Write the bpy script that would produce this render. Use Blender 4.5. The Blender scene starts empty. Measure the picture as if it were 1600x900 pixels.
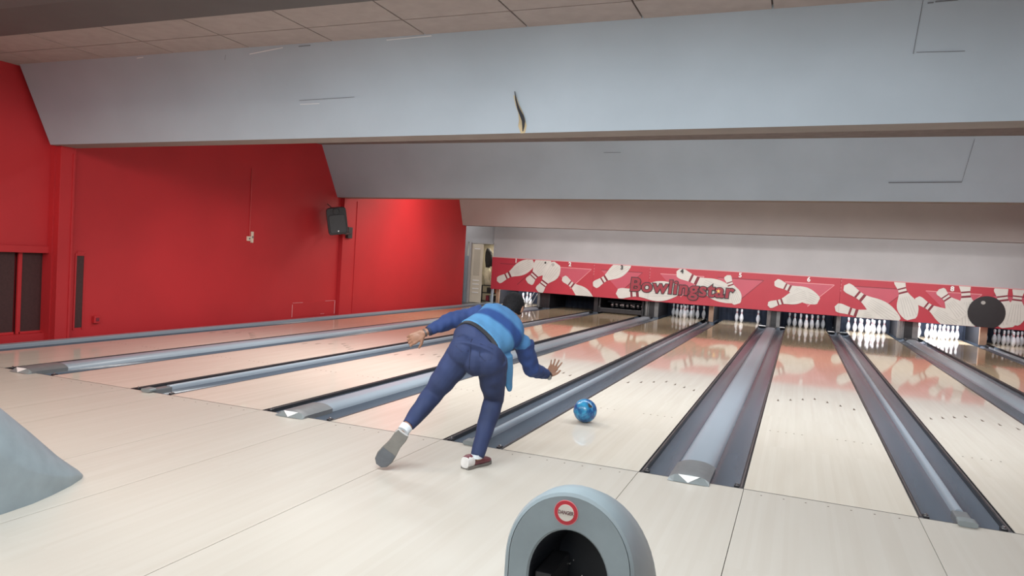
import bpy, bmesh, math, random
from mathutils import Vector, Matrix
random.seed(7)
C = bpy.context.scene.collection
PI = math.pi
# ------------------------------------------------------------------ camera
CAM = (0.2471, -5.2188, 1.4721)
YAW, PITCH, ROLL, FPX = -0.3706, -0.0407, 0.0612, 1148.92
f = Vector((math.sin(YAW)*math.cos(PITCH), math.cos(YAW)*math.cos(PITCH), math.sin(PITCH)))
r = Vector((math.cos(YAW), -math.sin(YAW), 0)); u = r.cross(f)
r2 = r*math.cos(ROLL)+u*math.sin(ROLL); u2 = -r*math.sin(ROLL)+u*math.cos(ROLL)
cd = bpy.data.cameras.new('camera'); cam = bpy.data.objects.new('camera', cd); C.objects.link(cam)
cam.matrix_world = Matrix(((r2.x, u2.x, -f.x, CAM[0]), (r2.y, u2.y, -f.y, CAM[1]), (r2.z, u2.z, -f.z, CAM[2]), (0, 0, 0, 1)))
cd.sensor_width = 36; cd.lens = FPX*36/1600; cd.clip_start = 0.05; cd.clip_end = 100
bpy.context.scene.camera = cam
# ------------------------------------------------------------------ world, lights, exposure
sc = bpy.context.scene
sc.view_settings.view_transform = 'Standard'; sc.view_settings.look = 'None'
sc.view_settings.gamma = 1; sc.view_settings.use_curve_mapping = False
sc.view_settings.exposure = 1.12
w = bpy.data.worlds.new('world'); sc.world = w; w.use_nodes = True
w.node_tree.nodes['Background'].inputs[0].default_value = (0.75, 0.8, 0.9, 1)
w.node_tree.nodes['Background'].inputs[1].default_value = 0.25
def area(name, loc, size, energy, color, direction=(0, 0, -1), spread=PI):
    l = bpy.data.lights.new(name, 'AREA'); l.shape = 'RECTANGLE'; l.size, l.size_y = size
    l.energy = energy; l.color = color; l.spread = spread
    o = bpy.data.objects.new(name, l); C.objects.link(o); o.location = loc
    o.rotation_euler = Vector(direction).to_track_quat('-Z', 'Y').to_euler()
    return o
COOL = (0.9, 0.96, 1.0); WARM = (1.0, 0.86, 0.74)
area('front_fill', (0.6, -8.0, 3.2), (9, 2.0), 100, (0.95, 0.99, 1.0), (0, 0.5, -1))  # unseen fill added behind the camera, lights the room from the front
area('approach_light', (-1.7, -3.2, 3.2), (4.2, 0.8), 116, (0.90, 0.97, 1.0), (0, 1.0, -0.75))
area('approach_light_left', (-6.4, -3.0, 3.3), (4.0, 0.6), 58, WARM, (0, 0.3, -1))
area('bay_light_front', (0.6, 2.7, 3.25), (10, 0.35), 150, COOL, (0, 0.3, -1))
area('bay_light_front_left', (-5.4, 2.9, 3.15), (3.6, 0.35), 54, (1.0, 0.97, 0.93), (0.15, 0.25, -1), math.radians(150))
area('bay_light_middle', (-1.0, 9.0, 3.2), (13, 0.35), 118, (1.0, 0.95, 0.9), (0, 0.35, -1))
area('bay_light_wall', (-7.3, 10.6, 3.0), (1.0, 2.6), 32, (1.0, 0.84, 0.74), (-0.55, 0.3, -1))
area('board_fill', (-1.0, 12.0, 2.7), (13, 0.3), 25, (1.0, 0.97, 0.95), (0, 1, -0.5), math.radians(70))  # added fill aimed at the masking boards, no fitting there
area('back_wall_fill', (-1.0, 14.85, 3.0), (14, 0.25), 36, (1.0, 0.97, 0.95), (0, 0.8, -1))  # added fill behind the third beam, brightens back wall and boards
area('corridor_fill', (-10.0, 15.3, 2.6), (0.6, 0.6), 3.5, (1.0, 0.97, 0.97), (0.3, 0.6, -1))  # small added fill, lifts the grey wall around the doorway
# ------------------------------------------------------------------ materials
def nodes(name):
    m = bpy.data.materials.new(name); m.use_nodes = True
    return m, m.node_tree, m.node_tree.nodes['Principled BSDF']
def mat(name, col, rough=0.5, metal=0.0, noise=0.0, nscale=6.0, stretch=(1, 1, 1), bump=0.0, spec=0.5, coat=0.0, emit=None):
    m, t, b = nodes(name)
    b.inputs['Base Color'].default_value = (*col, 1); b.inputs['Roughness'].default_value = rough
    b.inputs['Metallic'].default_value = metal; b.inputs['Specular IOR Level'].default_value = spec
    b.inputs['Coat Weight'].default_value = coat; b.inputs['Coat Roughness'].default_value = 0.05
    if emit: b.inputs['Emission Color'].default_value = (*col, 1); b.inputs['Emission Strength'].default_value = emit
    if noise or bump:
        tc = t.nodes.new('ShaderNodeTexCoord'); mp = t.nodes.new('ShaderNodeMapping')
        mp.inputs['Scale'].default_value = stretch
        n = t.nodes.new('ShaderNodeTexNoise'); n.inputs['Scale'].default_value = nscale; n.inputs['Detail'].default_value = 5
        t.links.new(tc.outputs['Object'], mp.inputs[0]); t.links.new(mp.outputs[0], n.inputs['Vector'])
        if noise:
            cr = t.nodes.new('ShaderNodeValToRGB')
            cr.color_ramp.elements[0].position = 0.3; cr.color_ramp.elements[1].position = 0.7
            cr.color_ramp.elements[0].color = (*[max(0, c*(1-noise)) for c in col], 1)
            cr.color_ramp.elements[1].color = (*[min(1, c*(1+noise)) for c in col], 1)
            t.links.new(n.outputs['Fac'], cr.inputs[0]); t.links.new(cr.outputs[0], b.inputs['Base Color'])
        if bump:
            bp = t.nodes.new('ShaderNodeBump'); bp.inputs['Strength'].default_value = bump; bp.inputs['Distance'].default_value = 0.01
            t.links.new(n.outputs['Fac'], bp.inputs['Height']); t.links.new(bp.outputs[0], b.inputs['Normal'])
    return m
def wood(name, col, rough, spec, streak=0.05, board=0.027, far=None):
    """pale laminate boards running down the lane"""
    m, t, b = nodes(name)
    b.inputs['Roughness'].default_value = rough; b.inputs['Specular IOR Level'].default_value = spec
    tc = t.nodes.new('ShaderNodeTexCoord'); mp = t.nodes.new('ShaderNodeMapping'); mp.inputs['Scale'].default_value = (1, 0.08, 1)
    n = t.nodes.new('ShaderNodeTexNoise'); n.inputs['Scale'].default_value = 11; n.inputs['Detail'].default_value = 6
    t.links.new(tc.outputs['Object'], mp.inputs[0]); t.links.new(mp.outputs[0], n.inputs['Vector'])
    # one random value per board strip and length
    mp2 = t.nodes.new('ShaderNodeMapping'); mp2.inputs['Scale'].default_value = (1/board, 0.7, 0)
    sn = t.nodes.new('ShaderNodeVectorMath'); sn.operation = 'FLOOR'
    wn_ = t.nodes.new('ShaderNodeTexWhiteNoise'); wn_.noise_dimensions = '2D'
    t.links.new(tc.outputs['Object'], mp2.inputs[0]); t.links.new(mp2.outputs[0], sn.inputs[0]); t.links.new(sn.outputs[0], wn_.inputs['Vector'])
    mx = t.nodes.new('ShaderNodeMix'); mx.data_type = 'FLOAT'; mx.inputs[0].default_value = 0.25
    t.links.new(n.outputs['Fac'], mx.inputs[2]); t.links.new(wn_.outputs['Value'], mx.inputs[3])
    cr = t.nodes.new('ShaderNodeValToRGB')
    cr.color_ramp.elements[0].position = 0.3; cr.color_ramp.elements[1].position = 0.7
    cr.color_ramp.elements[0].color = (*[c*(1-streak*(1+0.5*i)) for i, c in enumerate(col)], 1)
    cr.color_ramp.elements[1].color = (*[min(1, c*(1+streak)) for c in col], 1)
    t.links.new(mx.outputs[0], cr.inputs[0]); t.links.new(cr.outputs[0], b.inputs['Base Color'])
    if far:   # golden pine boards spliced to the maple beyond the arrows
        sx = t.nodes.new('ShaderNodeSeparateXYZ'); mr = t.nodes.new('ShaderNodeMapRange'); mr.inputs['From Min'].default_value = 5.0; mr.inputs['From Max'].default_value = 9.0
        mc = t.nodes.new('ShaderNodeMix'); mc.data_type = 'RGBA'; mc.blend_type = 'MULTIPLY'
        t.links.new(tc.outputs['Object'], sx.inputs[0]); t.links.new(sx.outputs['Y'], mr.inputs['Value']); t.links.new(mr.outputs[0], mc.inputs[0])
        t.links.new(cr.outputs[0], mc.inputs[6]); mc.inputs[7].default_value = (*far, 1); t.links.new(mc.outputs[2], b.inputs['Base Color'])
    return m
M = dict(
 approach=wood('approach_laminate', (0.52, 0.485, 0.43), 0.34, 0.4, streak=0.03),
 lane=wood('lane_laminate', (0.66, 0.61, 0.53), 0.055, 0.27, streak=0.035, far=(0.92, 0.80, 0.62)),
 grey=mat('pale_grey_paint', (0.40, 0.46, 0.52), 0.55, noise=0.05, nscale=1.2, bump=0.05),
 greywall=mat('grey_wall_paint', (0.40, 0.40, 0.41), 0.6, noise=0.05, nscale=1.5, bump=0.05),
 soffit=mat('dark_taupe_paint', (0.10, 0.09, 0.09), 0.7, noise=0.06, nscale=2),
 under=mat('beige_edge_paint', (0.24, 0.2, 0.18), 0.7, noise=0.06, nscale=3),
 tile=mat('ceiling_tile', (0.36, 0.30, 0.28), 0.8, noise=0.06, nscale=8, bump=0.1),
 tilejoint=mat('ceiling_joint', (0.2, 0.16, 0.15), 0.8, noise=0.1),
 red=mat('red_wall_paint', (0.50, 0.022, 0.028), 0.55, noise=0.06, nscale=1.0, bump=0.05),
 redgloss=mat('red_board', (0.46, 0.033, 0.055), 0.45, noise=0.05, nscale=2),
 lettering=mat('lettering_red', (0.30, 0.028, 0.045), 0.45, noise=0.05, nscale=2),
 beam3=mat('shaded_grey_paint', (0.34, 0.315, 0.31), 0.6, noise=0.05, nscale=1.5, bump=0.05),  # beam grey darkened to taupe: shade on the furthest beam put into its colour
 redtri=mat('pale_red_plastic', (0.52, 0.09, 0.13), 0.35, noise=0.05, nscale=2),
 rededge=mat('pink_plastic_edge', (0.72, 0.32, 0.34), 0.3, noise=0.03),
 darkred=mat('dark_red_print', (0.20, 0.02, 0.035), 0.5, noise=0.08),
 pinwhite=mat('printed_pin_white', (0.64, 0.63, 0.59), 0.5, noise=0.06, nscale=3),
 pinshade=mat('printed_pin_grey', (0.40, 0.39, 0.37), 0.5, noise=0.06, nscale=3),
 printblack=mat('printed_black', (0.025, 0.025, 0.028), 0.35, noise=0.1, nscale=5),
 star=mat('printed_yellow', (0.9, 0.55, 0.15), 0.5, noise=0.03),
 white=mat('white_gloss', (0.82, 0.82, 0.82), 0.25, noise=0.03, nscale=20),
 pin=mat('bowling_pin_coat', (0.82, 0.84, 0.88), 0.16, noise=0.02, nscale=10),
 pinred=mat('bowling_pin_stripe', (0.6, 0.03, 0.05), 0.2, noise=0.03),
 gutter=mat('blue_grey_gutter', (0.085, 0.105, 0.135), 0.24, noise=0.10, nscale=5, stretch=(1, 0.15, 1)),
 cap=mat('pale_blue_capping', (0.29, 0.34, 0.39), 0.32, noise=0.05, nscale=4, stretch=(1, 0.2, 1)),
 capend=mat('grey_cap_end', (0.16, 0.165, 0.17), 0.4, noise=0.08, nscale=12),
 capface=mat('light_cap_face', (0.21, 0.235, 0.24), 0.35, noise=0.06, nscale=12),
 rail=mat('black_rail', (0.022, 0.022, 0.025), 0.35, noise=0.2, nscale=10),
 railbrown=mat('dark_rail_line', (0.10, 0.08, 0.08), 0.4, noise=0.2, nscale=10),
 metal=mat('bright_steel', (0.65, 0.66, 0.68), 0.25, metal=1.0, noise=0.05, nscale=9),
 dark=mat('pit_black', (0.018, 0.020, 0.028), 0.7, noise=0.2, nscale=4),
 pitblue=mat('pit_curtain', (0.03, 0.04, 0.065), 0.8, noise=0.25, nscale=6, bump=0.2),
 postgrey=mat('grey_post_metal', (0.2, 0.2, 0.2), 0.35, metal=0.4, noise=0.15, nscale=6),
 posttan=mat('tan_post_board', (0.33, 0.22, 0.15), 0.5, noise=0.15, nscale=8),
 brownpanel=mat('dark_brown_mesh', (0.055, 0.022, 0.022), 0.6, noise=0.15, nscale=30),
 speaker=mat('black_speaker_plastic', (0.03, 0.032, 0.036), 0.5, noise=0.1, nscale=20),
 grille=mat('speaker_grille', (0.06, 0.065, 0.07), 0.55, noise=0.3, nscale=200),
 hood=mat('ball_return_plastic', (0.28, 0.34, 0.37), 0.42, noise=0.08, nscale=9, bump=0.08),
 hoodin=mat('ball_return_inside', (0.018, 0.022, 0.03), 0.5, noise=0.3, nscale=6),
 beige=mat('beige_door_paint', (0.62, 0.57, 0.47), 0.5, noise=0.03), beigedark=mat('beige_door_inset', (0.48, 0.44, 0.36), 0.5, noise=0.03),
 cream=mat('cream_cloth', (0.75, 0.68, 0.5), 0.9, noise=0.15, nscale=14, bump=0.3),
 orange=mat('orange_card', (0.7, 0.18, 0.06), 0.7, noise=0.1),
 navy=mat('dark_coat_cloth', (0.03, 0.028, 0.03), 0.9, noise=0.2, nscale=12, bump=0.3),
 skin=mat('brown_skin', (0.30, 0.155, 0.10), 0.5, noise=0.08, nscale=20),
 hair=mat('black_hair', (0.012, 0.011, 0.012), 0.8, noise=0.3, nscale=80, bump=0.6, spec=0.15),
 jeans=mat('blue_denim', (0.018, 0.030, 0.088), 0.8, noise=0.32, nscale=4, bump=0.12),
 denimdark=mat('denim_seam', (0.016, 0.022, 0.06), 0.8, noise=0.2, nscale=10),
 sleeve=mat('navy_blue_knit', (0.020, 0.044, 0.15), 0.85, noise=0.22, nscale=7, bump=0.15),
 belt=mat('black_leather', (0.02, 0.02, 0.025), 0.45, noise=0.2, nscale=20),
 shoe=mat('maroon_leather', (0.14, 0.03, 0.04), 0.4, noise=0.12, nscale=20),
 shoewhite=mat('off_white_leather', (0.6, 0.58, 0.56), 0.45, noise=0.08, nscale=20),
 sole=mat('grey_brown_sole', (0.16, 0.15, 0.135), 0.7, noise=0.15, nscale=14, bump=0.2),
 soletoe=mat('grey_rubber', (0.10, 0.105, 0.115), 0.7, noise=0.15, nscale=14, bump=0.2),
 sock=mat('white_sock', (0.62, 0.66, 0.7), 0.9, noise=0.08, nscale=40, bump=0.3),
 ball=None, tear=mat('torn_plaster', (0.5, 0.4, 0.25), 0.9, noise=0.2), scratch=mat('scuff_mark', (0.16, 0.17, 0.19), 0.8, noise=0.1),
 socket=mat('cream_switch', (0.75, 0.62, 0.5), 0.5, noise=0.05), wire=mat('red_painted_cable', (0.55, 0.06, 0.06), 0.5, noise=0.05),
 dot=mat('brown_marker', (0.10, 0.065, 0.045), 0.5, noise=0.1), signwhite=mat('sticker_white', (0.72, 0.68, 0.62), 0.4, noise=0.02),
 signred=mat('sticker_red', (0.55, 0.04, 0.06), 0.4, noise=0.03), signink=mat('sticker_ink', (0.10, 0.02, 0.03), 0.4, noise=0.03),
 glow=mat('backroom_wall', (0.42, 0.36, 0.27), 0.8, noise=0.06),
)
def ball_mat():
    m, t, b = nodes('swirled_blue_ball')
    tc = t.nodes.new('ShaderNodeTexCoord'); n = t.nodes.new('ShaderNodeTexNoise')
    n.inputs['Scale'].default_value = 7; n.inputs['Distortion'].default_value = 2.5; n.inputs['Detail'].default_value = 4
    cr = t.nodes.new('ShaderNodeValToRGB')
    cr.color_ramp.elements[0].position = 0.35; cr.color_ramp.elements[0].color = (0.012, 0.05, 0.20, 1)
    cr.color_ramp.elements[1].position = 0.68; cr.color_ramp.elements[1].color = (0.04, 0.30, 0.52, 1)
    t.links.new(tc.outputs['Object'], n.inputs['Vector']); t.links.new(n.outputs['Fac'], cr.inputs[0]); t.links.new(cr.outputs[0], b.inputs['Base Color'])
    b.inputs['Roughness'].default_value = 0.25
    return m
M['ball'] = ball_mat()
# ------------------------------------------------------------------ mesh helpers
class MB:
    def __init__(s): s.b = bmesh.new()
    def face(s, pts):
        vs = [s.b.verts.new(p) for p in pts]; s.b.faces.new(vs); return s
    def box(s, x0, x1, y0, y1, z0, z1, bev=0.0):
        m = Matrix.Translation(((x0+x1)/2, (y0+y1)/2, (z0+z1)/2)) @ Matrix.Diagonal((x1-x0, y1-y0, z1-z0, 1))
        g = bmesh.ops.create_cube(s.b, size=1, matrix=m)
        if bev > 0:
            es = list({e for v in g['verts'] for e in v.link_edges})
            bmesh.ops.bevel(s.b, geom=es, offset=bev, segments=2, affect='EDGES', profile=0.6)
        return s
    def rings(s, rings, cap0=True, cap1=True, closed=True):
        R = [[s.b.verts.new(p) for p in ring] for ring in rings]; n = len(R[0])
        for a, b_ in zip(R, R[1:]):
            for i in range(n if closed else n-1):
                j = (i+1) % n; s.b.faces.new((a[i], a[j], b_[j], b_[i]))
        if cap0: s.b.faces.new(list(reversed(R[0])))
        if cap1: s.b.faces.new(R[-1])
        return s
    def prism(s, poly, d):
        """poly: list of 3-D points, extruded by vector d"""
        d = Vector(d); s.rings([[Vector(p) for p in poly], [Vector(p)+d for p in poly]]); return s
    def lathe(s, prof, c=(0, 0, 0), n=24, axis=None):
        q = Vector(axis).to_track_quat('Z', 'Y').to_matrix() if axis else Matrix.Identity(3)
        c = Vector(c)
        s.rings([[c + q @ Vector((rr*math.cos(2*PI*i/n), rr*math.sin(2*PI*i/n), z)) for i in range(n)] for rr, z in prof]); return s
    def tube(s, pts, rad, n=10, flat=False):
        """round tube along pts; rad a number, a list, or list of (rx, ry) with up vector"""
        pts = [Vector(p) for p in pts]; R = []
        if not isinstance(rad, (list, tuple)): rad = [rad]*len(pts)
        up = None
        for i, p in enumerate(pts):
            t = (pts[min(i+1, len(pts)-1)]-pts[max(i-1, 0)]).normalized()
            if up is None: up = t.orthogonal().normalized()
            up = (up - t*up.dot(t)).normalized(); sd = t.cross(up)
            R.append([p + (up*math.cos(2*PI*k/n)+sd*math.sin(2*PI*k/n))*rad[i] for k in range(n)])
        s.rings(R); return s
    def loft(s, secs, n=24, p=2.0):
        """secs: (centre, side half-vector, up half-vector) superellipse sections"""
        R = []
        for c, a, b_ in secs:
            c, a, b_ = Vector(c), Vector(a), Vector(b_); ring = []
            for k in range(n):
                t = 2*PI*k/n; cs, sn = math.cos(t), math.sin(t)
                ring.append(c + a*(math.copysign(abs(cs)**(2/p), cs)) + b_*(math.copysign(abs(sn)**(2/p), sn)))
            R.append(ring)
        s.rings(R); return s
    def ell(s, c, rad, rot=None, n=16):
        m = Matrix.Translation(c) @ (rot.to_4x4() if rot else Matrix.Identity(4)) @ Matrix.Diagonal((*rad, 1))
        bmesh.ops.create_uvsphere(s.b, u_segments=n, v_segments=max(8, n//2), radius=1, matrix=m); return s
    def capsule(s, a, b_, ra, rb, n=14):
        a, b_ = Vector(a), Vector(b_); s.tube([a, b_], [ra, rb], n); s.ell(a, (ra,)*3, n=n); s.ell(b_, (rb,)*3, n=n); return s
def wloc(o):
    v = Vector((0, 0, 0))
    while o: v += o.location; o = o.parent
    return v
def build(name, mb, m, parent=None, smooth=False, origin=None, fix=True):
    """ONE mesh object from world-space geometry, its origin at its parent's (or given) point"""
    b = mb.b; org = wloc(parent) if parent else Vector(origin or (0, 0, 0))
    bmesh.ops.translate(b, verts=b.verts, vec=-org)
    if fix: bmesh.ops.recalc_face_normals(b, faces=b.faces)
    me = bpy.data.meshes.new(name); b.to_mesh(me); b.free()
    ms = m if isinstance(m, (list, tuple)) else [m]
    for x in ms: me.materials.append(x)
    if smooth: me.shade_smooth()
    o = bpy.data.objects.new(name, me); C.objects.link(o)
    if parent: o.parent = parent
    else: o.location = org
    return o
def tag(o, label=None, cat=None, group=None, kind=None):
    if label: o['label'] = label
    if cat: o['category'] = cat
    if group: o['group'] = group
    if kind: o['kind'] = kind
    return o
def thing(name, loc, label, cat, group=None):
    o = bpy.data.objects.new(name, None); C.objects.link(o); o.location = loc; o.empty_display_size = 0.1
    return tag(o, label, cat, group)
def struct(name, mb, m, **k): return tag(build(name, mb, m, **k), kind='structure')
def smooth_angle(o, deg=40):
    me = o.data; me.shade_smooth()
    b = bmesh.new(); b.from_mesh(me)
    for e in b.edges:
        e.smooth = len(e.link_faces) == 2 and e.calc_face_angle(0) < math.radians(deg)
    b.to_mesh(me); b.free(); return o
def text_mesh(txt, size, m, name, parent, loc, xdir, updir, extrude=0.002, offset=0.0, shear=0.0, space=1.0, wscale=1.0):
    cu = bpy.data.curves.new('lettering', 'FONT'); cu.body = txt; cu.size = size; cu.extrude = extrude; cu.offset = offset
    cu.align_x = 'CENTER'; cu.align_y = 'CENTER'; cu.shear = shear; cu.space_character = space; cu.resolution_u = 4
    t = bpy.data.objects.new('tmp_text', cu); C.objects.link(t); bpy.context.view_layer.update()
    me = bpy.data.meshes.new_from_object(t.evaluated_get(bpy.context.evaluated_depsgraph_get()))
    bpy.data.objects.remove(t); bpy.data.curves.remove(cu)
    x = Vector(xdir).normalized(); up = Vector(updir).normalized(); nrm = x.cross(up)
    org = wloc(parent) if parent else Vector((0, 0, 0))
    for v in me.vertices: v.co = x*v.co.x*wscale + up*v.co.y + nrm*v.co.z + Vector(loc) - org
    me.name = name; me.materials.clear(); me.materials.append(m)
    o = bpy.data.objects.new(name, me); C.objects.link(o); o.parent = parent
    return o
# ------------------------------------------------------------------ lane layout
LW, WN, WW = 1.0541, 0.521, 0.7234
XL = {6: 0.0}
XL[7] = LW+WN; XL[8] = XL[7]+LW+WW; XL[9] = XL[8]+LW+WN
XL[5] = -WW-LW; XL[4] = XL[5]-WN-LW; XL[3] = XL[4]-WW-LW; XL[2] = XL[3]-WN-LW; XL[1] = XL[2]-WW-LW
GW = 0.23; PINY = 16.935; ENDY = 17.85; YB = 16.05; WALLX = -8.95
def ceil_z(x): return 3.5+0.012*(x+8.95)
# ------------------------------------------------------------------ setting: floor and approach
mb = MB()
seams = [-11, XL[2]-WW, XL[2], XL[2]+LW, XL[3], XL[4]-WW, XL[4], XL[5]-WN, XL[6]-WW, 0.0, XL[6]+LW, XL[7]+LW, XL[8], 7.2]
for a, b_ in zip(seams, seams[1:]):
    mb.box(a+0.002, b_-0.002, -11, -0.007, -0.08, 0.0)
struct('floor', mb, M['approach'])
mb = MB(); mb.box(-11.2, 7.4, -11, 20.5, -0.16, -0.12); mb.box(-11.2, 7.4, -11, 0.0, -0.12, -0.07)
struct('trim_1', mb, M['rail'])
mb = MB(); mb.box(XL[1]-GW, XL[9]+LW, -0.0065, 0.0065, -0.06, -0.0008); struct('trim_11', mb, M['rail'])
mb = MB(); mb.box(-11.2, WALLX, 14.5, 20.4, -0.1, -0.02); struct('trim_2', mb, M['postgrey'])
# ------------------------------------------------------------------ setting: walls
mb = MB()
mb.box(WALLX-0.35, WALLX, 1.62, 14.45, -0.1, 4.0)                      # main red wall
mb.box(WALLX-0.35, -9.03, -11, 1.62, 1.24, 4.0)                        # left stretch above the dark panels
mb.box(WALLX-0.35, -9.03, -11, 1.62, -0.1, 0.10)
mb.box(WALLX-0.35, -9.03, 1.69, 1.70, 0.1, 1.24)
mb.box(-9.04, -9.0, -11, 1.64, 1.16, 1.25, 0.004)
mb.box(-9.35, -9.22, -11, 1.7, 0.1, 1.24)
struct('wall_left', mb, M['red'])
for nm, y0, y1 in (('trim_3', 1.64, 1.86), ('trim_4', 8.10, 8.62)):    # red piers under the ceiling beams
    mb = MB(); mb.box(WALLX-0.12, -8.865, y0, y1, -0.05, 3.0 if y0 < 5 else 2.54, 0.006)
    mb.box(-8.87, -8.85, y1-0.05, y1-0.02, 0.03, 2.5, 0.003)
    struct(nm, mb, M['red'])
mb = MB()
mb.box(WALLX-0.02, -8.7, 14.20, 14.46, 2.36, 2.37)
mb.box(-8.74, 7.3, YB+0.06, YB+0.2, 1.40, 4.0); mb.box(-11.2, -8.74, YB+0.15, YB+0.29, 1.90, 4.0)
struct('wall_back', mb, M['greywall'])
mb = MB(); mb.box(-11.2, -9.67, YB+0.15, YB+0.3, -0.1, 1.90); struct('wall_doorway', mb, M['greywall'])
mb = MB(); mb.box(-11.3, -11.15, 14.3, 20.4, -0.1, 4); mb.box(-11.3, -9.3, 14.2, 14.4, -0.1, 4.0); struct('wall_corridor', mb, M['greywall'])
mb = MB(); mb.box(7.15, 7.3, -11, 20.4, -0.1, 4.0); struct('wall_right', mb, M['red'])
mb = MB(); mb.box(-11.3, 7.3, -11.2, -11, -0.1, 4.0); struct('wall_front', mb, M['greywall'])
mb = MB(); mb.box(-11.3, 7.3, 20.3, 20.45, -0.1, 4.0); struct('wall_far', mb, M['dark'])
# ceiling of tiles with joints as geometry
mb = MB()
def slab(mb, x0, x1, y0, y1, th=0.03, dz=0.0):
    z0, z1 = ceil_z(x0)+dz, ceil_z(x1)+dz
    mb.prism([(x0, y0, z0), (x1, y0, z1), (x1, y0, z1+th), (x0, y0, z0+th)], (0, y1-y0, 0))
slab(mb, -11.3, 7.3, -11.2, 20.4, 0.06, 0.03)
struct('ceiling', mb, M['tilejoint'])
mb = MB(); x = -9.6
while x < 7:
    for k in range(4):
        y = -1.12+0.6*k; slab(mb, x+0.008, x+1.047, y+0.006, y+0.594, 0.025, 0.0)
    x += 1.055
struct('trim_5', mb, M['tile'])
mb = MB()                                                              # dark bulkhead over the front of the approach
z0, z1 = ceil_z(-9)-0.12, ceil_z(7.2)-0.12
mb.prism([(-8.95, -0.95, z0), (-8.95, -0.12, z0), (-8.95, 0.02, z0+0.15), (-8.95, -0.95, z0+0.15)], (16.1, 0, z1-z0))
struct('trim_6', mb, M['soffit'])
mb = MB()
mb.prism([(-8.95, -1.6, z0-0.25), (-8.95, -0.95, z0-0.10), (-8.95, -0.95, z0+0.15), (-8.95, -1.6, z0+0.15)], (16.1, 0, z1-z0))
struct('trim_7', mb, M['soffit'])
# three slanted ceiling beams: (slanted face, beige underside, back)
def beam(nm, ytop, ybot, zbot, slope, thick, m):
    xs = (WALLX+0.0, 7.15); R = []
    for x in xs:
        zb = zbot+slope*(x+8.95); zt = ceil_z(x)+0.04
        R.append([(x, ytop, zt), (x, ybot, zb), (x, ybot+thick, zb), (x, ybot+thick, zt)])
    mb = MB(); mb.rings(R); bmesh.ops.recalc_face_normals(mb.b, faces=mb.b.faces)
    mb.b.faces.ensure_lookup_table()
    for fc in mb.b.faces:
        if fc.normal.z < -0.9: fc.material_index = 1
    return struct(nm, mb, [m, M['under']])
B1 = beam('trim_8', 1.09, 1.55, 2.577, 0.0185, 0.30, M['grey'])
B2 = beam('trim_9', 7.32, 7.95, 2.527, 0.0205, 0.30, M['grey'])
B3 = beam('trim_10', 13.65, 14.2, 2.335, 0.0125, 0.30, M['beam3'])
# scuffs, joints and the torn hole on the first beam
def on_beam(x, s, out=0.004, ytop=1.09, ybot=1.55, zb0=2.577, sl=0.0185):
    """point on the slanted face: s=0 at the bottom edge, 1 at the ceiling"""
    zb = zb0+sl*(x+8.95); zt = ceil_z(x)+0.04
    p = Vector((x, ybot+(ytop-ybot)*s, zb+(zt-zb)*s)); n = Vector((0, -(zt-zb), (ytop-ybot))).normalized()
    return p+n*out
mb = MB()
def strip(x0, s0, x1, s1, wd, **k):
    a, b_ = on_beam(x0, s0, **k), on_beam(x1, s1, **k); d = (b_-a).normalized(); n = Vector((0, -0.9, -0.45)).normalized(); sd = d.cross(n)*wd/2
    mb.face([a-sd, b_-sd, b_+sd*0.4, a+sd*0.4])
for q in [(-8.1, .97, -7.2, .965, .02), (-4.75, .93, -4.6, .932, .012), (-4.9, .40, -4.2, .41, .006), (.95, .55, .97, .98, .006),
          (.97, .56, 1.3, .55, .006), (1.05, .92, 1.2, .922, .014), (1.0, .915, 1.04, .915, .014), (-5.75, .85, -5.72, .9, .006)]: strip(*q)
kb = dict(ytop=7.32, ybot=7.95, zb0=2.527, sl=0.0205)
for q in [(1.45, .30, 2.45, .31, .022), (2.45, .31, 2.5, .95, .007), (-3.1, .8, -2.8, .8, .01)]: strip(*q, **kb)
build('scuff_marks', mb, M['scratch'], B1)
mb = MB()
for q in [(-5.4, .89, -4.95, .93, .012), (-3.7, .93, -3.2, .94, .01), (-4.9, .36, -4.65, .36, .008), (-7.0, .93, -6.9, .935, .012)]: strip(*q)
build('bare_scrapes', mb, M['white'], B1)
mb = MB()
ts = [(0.00, -2.385, -2.345), (0.07, -2.405, -2.32), (.13, -2.39, -2.33), (.2, -2.39, -2.345), (.27, -2.41, -2.375), (.36, -2.42, -2.40)]
for (s0, a0, b0), (s1, a1, b1) in zip(ts, ts[1:]):
    mb.face([on_beam(a0, s0, .012), on_beam(b0, s0, .003), on_beam(b1, s1, .003), on_beam(a1, s1, .012)])
tr = build('torn_edge', mb, M['tear'], B1)
mb = MB()
ts = [(0.02, -2.365, -2.358), (.07, -2.362, -2.34), (.12, -2.36, -2.328), (.17, -2.375, -2.335), (.24, -2.395, -2.37), (.32, -2.405, -2.39), (.40, -2.405, -2.398)]
for (s0, a0, b0), (s1, a1, b1) in zip(ts, ts[1:]):
    mb.face([on_beam(a0, s0, .016), on_beam(b0, s0, .016), on_beam(b1, s1, .016), on_beam(a1, s1, .016)])
build('torn_hole', mb, M['dark'], tr)
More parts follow.
